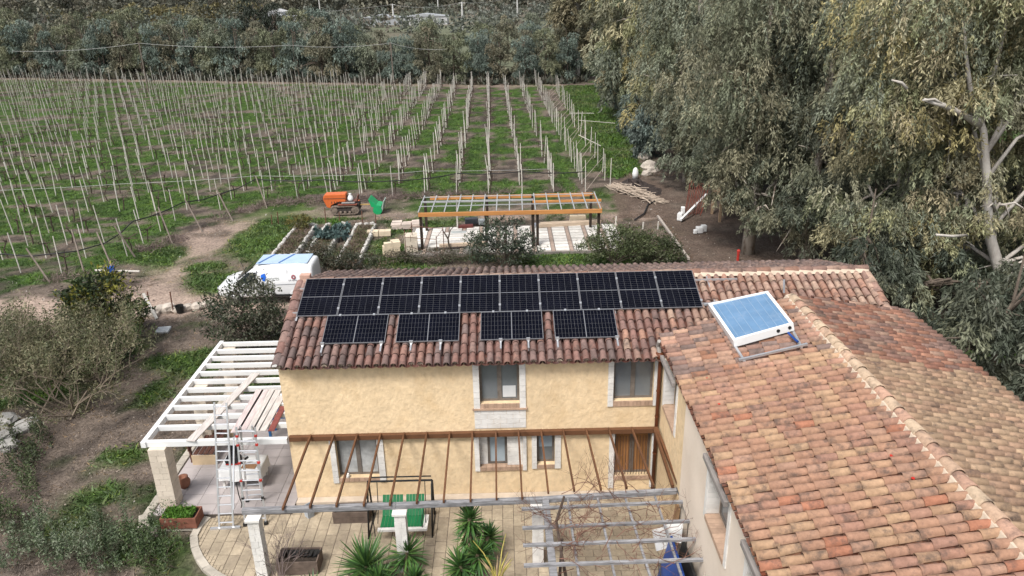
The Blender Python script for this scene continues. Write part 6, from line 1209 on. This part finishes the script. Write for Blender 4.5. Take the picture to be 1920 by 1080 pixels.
eucalypt('eucalyptus', 'sandy grey eucalyptus beside the white trunked one', 15.6, 104, 20, [(-.6, 0, 15, 5.2, 4.6, 5.4), (-1.0, 0, 8, 4.2, 4.0, 4.0), (0, 0, 3.5, 4.0, 3.6, 3.0)], 26000, .55, EUC+EUCW, .36)
for x, y, s, lb in ((12.6, 72, 1.0, 'bluish young eucalyptus at the foot of the tall trees'), (11.9, 63, .9, 'bluish low eucalyptus beside the rubble'), (13.6, 88, 1.25, 'dark bluish young eucalyptus along the grass strip'), (14.6, 97, 1.5, 'blue-grey eucalyptus sapling near the far end of the grass')):
    eucalypt('young_eucalyptus', lb, x, y, 4.6*s, [(0, 0, 2.6*s, 1.5*s, 1.4*s, 2.2*s), (.3, .2, 1.3*s, 1.7*s, 1.5*s, 1.2*s)], 6500, .36, [(.13, .165, .145), (.155, .19, .165), (.105, .13, .115)], .12, bark=darkbarkM, dens=200, clump=.9)
BK = [(25, 36, 'dark shaded eucalyptus standing behind the huge olive one'), (20.5, 41, 'shadowy eucalyptus between the two front ranks'), (22, 52, 'grey eucalyptus deep in the wood behind the tree house'), (21.5, 66, 'grey eucalyptus at the back of the tall row'), (27, 27.5, 'dark eucalyptus at the right hand end of the wing roof'), (26.5, 46, 'shaded eucalyptus at the back of the wood'), (30, 33, 'shaded eucalyptus beyond the huge olive one')]
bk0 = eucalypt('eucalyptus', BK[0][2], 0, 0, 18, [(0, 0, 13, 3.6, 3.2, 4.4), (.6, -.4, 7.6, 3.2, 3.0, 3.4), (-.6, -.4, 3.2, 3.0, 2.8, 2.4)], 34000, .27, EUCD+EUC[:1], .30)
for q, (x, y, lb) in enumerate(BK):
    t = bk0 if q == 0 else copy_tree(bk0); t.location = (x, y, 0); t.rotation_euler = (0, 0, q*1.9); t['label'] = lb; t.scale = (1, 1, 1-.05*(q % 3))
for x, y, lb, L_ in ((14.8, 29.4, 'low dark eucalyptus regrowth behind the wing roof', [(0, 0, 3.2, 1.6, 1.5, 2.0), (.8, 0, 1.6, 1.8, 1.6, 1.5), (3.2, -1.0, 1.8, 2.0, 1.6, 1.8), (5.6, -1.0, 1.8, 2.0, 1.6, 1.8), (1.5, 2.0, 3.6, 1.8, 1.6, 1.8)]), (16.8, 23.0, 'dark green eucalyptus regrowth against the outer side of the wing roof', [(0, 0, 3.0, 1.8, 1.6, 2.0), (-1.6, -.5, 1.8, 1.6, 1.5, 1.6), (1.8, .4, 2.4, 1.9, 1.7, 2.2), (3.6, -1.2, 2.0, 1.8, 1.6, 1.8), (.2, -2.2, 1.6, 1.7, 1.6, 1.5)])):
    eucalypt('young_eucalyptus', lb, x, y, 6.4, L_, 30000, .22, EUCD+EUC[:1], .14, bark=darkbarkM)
# ------------------------------------------------------------------ tree belt behind the vineyard
BPAL = {'blue': [(.145, .185, .155), (.18, .22, .185), (.115, .145, .12)], 'olive': [(.175, .19, .115), (.215, .22, .135), (.14, .155, .095)], 'brown': [(.20, .19, .13), (.17, .17, .115), (.24, .215, .145)], 'sage': [(.20, .225, .155), (.235, .255, .18), (.17, .19, .135)], 'dark': [(.04, .05, .035), (.05, .06, .042)]}
LBL = {'blue': 'blue-grey bushy tree in the belt behind the vineyard', 'olive': 'olive green tree in the belt behind the vineyard', 'brown': 'brownish green tree in the belt behind the vineyard', 'sage': 'pale sage rounded tree standing out of the belt', 'dark': 'dark evergreen tree standing behind the belt'}
protos = {}
for kind in BPAL:
    for v in range(2):
        sd = random.random(); L_ = [(random.uniform(-.6, .6), random.uniform(-.5, .5), 6.6, 1.9, 1.8, 2.4), (random.uniform(-1, 1), -.2, 4.6, 2.5, 2.2, 2.4), (random.uniform(-1, 1), -.3, 2.3, 2.8, 2.4, 2.0)]
        pr = eucalypt('belt_tree', LBL[kind], 0, 0, 8.5, L_, 7500, .40, BPAL[kind], .16, spray=.8, dens=240, clump=1.05, bark=darkbarkM, group='tree belt, '+kind); protos[(kind, v)] = pr
used = set()
def put(kind, x, y, s, sz=1.):
    k = (kind, random.randrange(2)); pr = protos[k]
    if k in used: pr = copy_tree(pr)
    used.add(k); pr.location = (x, y, 0); pr.rotation_euler = (0, 0, random.uniform(0, 6.28)); pr.scale = (s, s, s*sz)
kinds = ['blue', 'olive', 'blue', 'brown', 'blue', 'olive', 'brown', 'blue']
xx = 9.5; i = 0
while xx > -96:
    y = float(yfar(np.array(xx)))+4.5; put(kinds[i % 8] if random.random() > .1 else 'sage', xx, y+random.uniform(-.5, 1.5), random.uniform(.74, .92) if xx > -24 else random.uniform(.88, 1.12)); xx -= random.uniform(2.9, 3.9); i += 1
xx = 4
while xx > -104:
    y = float(yfar(np.array(xx)))+11; put(random.choice(['olive', 'blue', 'brown', 'sage', 'olive']), xx, y+random.uniform(-1, 2.5), random.uniform(.74, .92) if xx > -24 else random.uniform(.95, 1.25)); xx -= random.uniform(4.0, 6.5)
for x, y, s, kd in ((-62, 152, 1.2, 'sage'), (-75, 158, 1.1, 'sage'), (-46, 150, 1.45, 'dark'), (-42, 149, 1.25, 'dark'), (-84, 160, 1.2, 'olive'), (-14, 150, .95, 'sage'), (-12, 138, .9, 'olive'), (13.5, 123, .95, 'olive'), (17, 128, 1.1, 'blue'), (11, 134, .95, 'brown'), (5, 136, .9, 'blue'), (-3, 140, .9, 'olive'), (20, 140, 1.2, 'olive'), (14, 146, 1.1, 'blue'), (7, 150, 1.0, 'sage'), (1, 155, .9, 'brown'), (23, 120, 1.3, 'olive')): put(kd, x, y, s)
# unused prototypes must not stay at the origin
for k, pr in protos.items():
    if k not in used: put(k[0], -100-random.uniform(0, 6), 150, 1.)
# dark thicket floor under the belt so that the trunks stand in undergrowth
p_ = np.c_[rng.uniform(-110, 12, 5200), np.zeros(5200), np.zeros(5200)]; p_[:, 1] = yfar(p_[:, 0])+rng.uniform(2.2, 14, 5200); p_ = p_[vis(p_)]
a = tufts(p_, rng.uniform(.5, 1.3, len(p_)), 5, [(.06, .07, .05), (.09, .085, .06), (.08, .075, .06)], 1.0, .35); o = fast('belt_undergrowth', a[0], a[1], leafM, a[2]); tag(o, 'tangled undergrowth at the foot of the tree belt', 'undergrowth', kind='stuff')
# ------------------------------------------------------------------ far plain: woods, olive groves, sheds, poles
def wood(name, label, spots, nl, ls, pal, kind='stuff', cat='wood'):
    Cs = []; Ds = []; co = []
    for (x, y, rx, rz) in spots:
        u = unit(rng.normal(size=(nl, 3))); c = np.array([x, y, rz*.95])+u*(rng.uniform(.3, 1, nl)**.4)[:, None]*np.array([rx, rx, rz]); Cs.append(c); Ds.append(unit(rng.normal(size=(nl, 3))+u)); co.append(np.tile(pick(pal, 1, .3), (nl, 1))*rng.uniform(.7, 1.3, (nl, 1)))
    n = len(spots)*nl; a = leafmesh(np.concatenate(Cs), np.concatenate(Ds), rng.uniform(.7, 1.3, n)*ls, rng.uniform(.6, 1.2, n)*ls*.6, np.concatenate(co)); o = fast(name, a[0], a[1], leafM, a[2]); tag(o, label, cat, kind=kind)
sp = [(rng.uniform(-330, 60), rng.uniform(400, 520), rng.uniform(4, 7), rng.uniform(6.5, 11)) for _ in range(330)]
wood('far_wood', 'far wood closing the plain behind the sheds', sp, 170, 2.4, [(.14, .145, .115), (.165, .16, .12), (.12, .125, .10), (.18, .165, .125)])
sp = [(rng.uniform(-260, 20), rng.uniform(215, 380), rng.uniform(2.5, 4), rng.uniform(1.6, 3.0)) for _ in range(300)]
sp = [s for s in sp if not (-110 < s[0] < -15 and 285 < s[1] < 345)]
wood('olive_grove', 'low grey olive trees scattered over the far plain', sp, 80, 1.35, [(.13, .145, .12), (.16, .17, .145), (.11, .12, .09), (.14, .125, .1)])
sp = [(rng.uniform(-190, -95), rng.uniform(300, 345), rng.uniform(2.5, 4), rng.uniform(3, 5)) for _ in range(60)]
wood('mid_wood', 'mixed trees on the plain left of the white sheds', sp, 160, 1.3, [(.10, .11, .08), (.13, .125, .085), (.17, .15, .07)])
shedM = M('white_shed', (.50, .50, .50), rough=.6, var=.08); shr = M('shed_roof_grey', (.36, .375, .39), rough=.5, var=.1)
for (x0, x1, y, h, lb, mt) in ((-104, -84, 328, 2.4, 'low white farm shed on the far plain', shedM), (-96, -90, 331, 4.4, 'taller white block behind the low farm shed', shedM), (-52, -38, 296, 2.6, 'pale framed greenhouse on the far plain', shr), (-36, -20, 292, 2.8, 'white greenhouse tunnel on the far plain', shedM)):
    r = thing('farm_shed', lb, 'shed', ((x0+x1)/2, y, 0)); MB().box(x0, x1, y, y+9, -.1, h).build('wall', mt, r); MB().prism([(x0-.3, h), ((x0+x1)/2, h+1.0), (x1+.3, h)], y-.3, y+9.3, 'Y').build('roof', shr if mt is shedM and h < 4 else mt, r)
    for i in range(int((x1-x0)/3)): MB().box(x0+.6+i*3, x0+1.8+i*3, y-.03, y+.02, .4, h-.6).build('bay', M('shed_bay', (.30, .33, .33), rough=.5) if 'shed_bay' not in bpy.data.materials else bpy.data.materials['shed_bay'], r)
polM = M('pale_pole', (.55, .54, .52), rough=.8, var=.1)
poles = [(-12.0, 243, 8.6), (-40.5, 300, 7.2), (6.3, 330, 9.5), (-30, 380, 9), (-90, 400, 10)]
for i, (x, y, h) in enumerate(poles):
    r = thing('utility_pole', ('tall concrete utility pole rising out of the tree belt', 'utility pole beside the white greenhouse', 'utility pole near the grass strip end of the plain', 'utility pole before the far wood', 'slim far utility pole at the wood edge')[i], 'pole', (x, y, 0)); MB().tube([(x, y, -.2), (x, y, h)], [.32, .24], 8).build('shaft', polM, r); MB().bar((x-1.0, y, h-.3), (x+1.0, y, h-.3), .16, .16).build('cross_arm', polM, r)
def wire(a, c, label, sag=1.2): o = cable('overhead_wire', [a, c], .035, metalwireM, label, sag, 4)
wire((-12, 243, 8.4), (-40.5, 300, 7.0), 'overhead wire from the tall pole to the greenhouse pole'); wire((-12, 243, 8.4), (6.3, 330, 9.3), 'overhead wire from the tall pole to the plain pole'); wire((6.3, 330, 9.3), (30, 420, 9.5), 'overhead wire leaving the plain pole towards the big trees'); wire((-40.5, 300, 7.0), (-90, 270, 6.2), 'overhead wire from the greenhouse pole over the sheds')
cable('near_wire', [(-68, 110.5, 6.3), (-51, 112, 6.9), (-30, 112, 6.2), (-16, 113.5, 6.1), (-8, 115, 5.0)], .022, metalwireM, 'pale cable strung along the front of the tree belt', .4, 4)
# a long pole standing at each support of that cable
for x, y, h in ((-51, 112, 7.0), (-16, 113.6, 6.2)): tag(MB().tube([(x, y, -.2), (x, y, h)], [.09, .07], 6).build('wire_post', strutM), 'thin wooden post carrying the pale cable before the tree belt', 'post', 'cable posts')
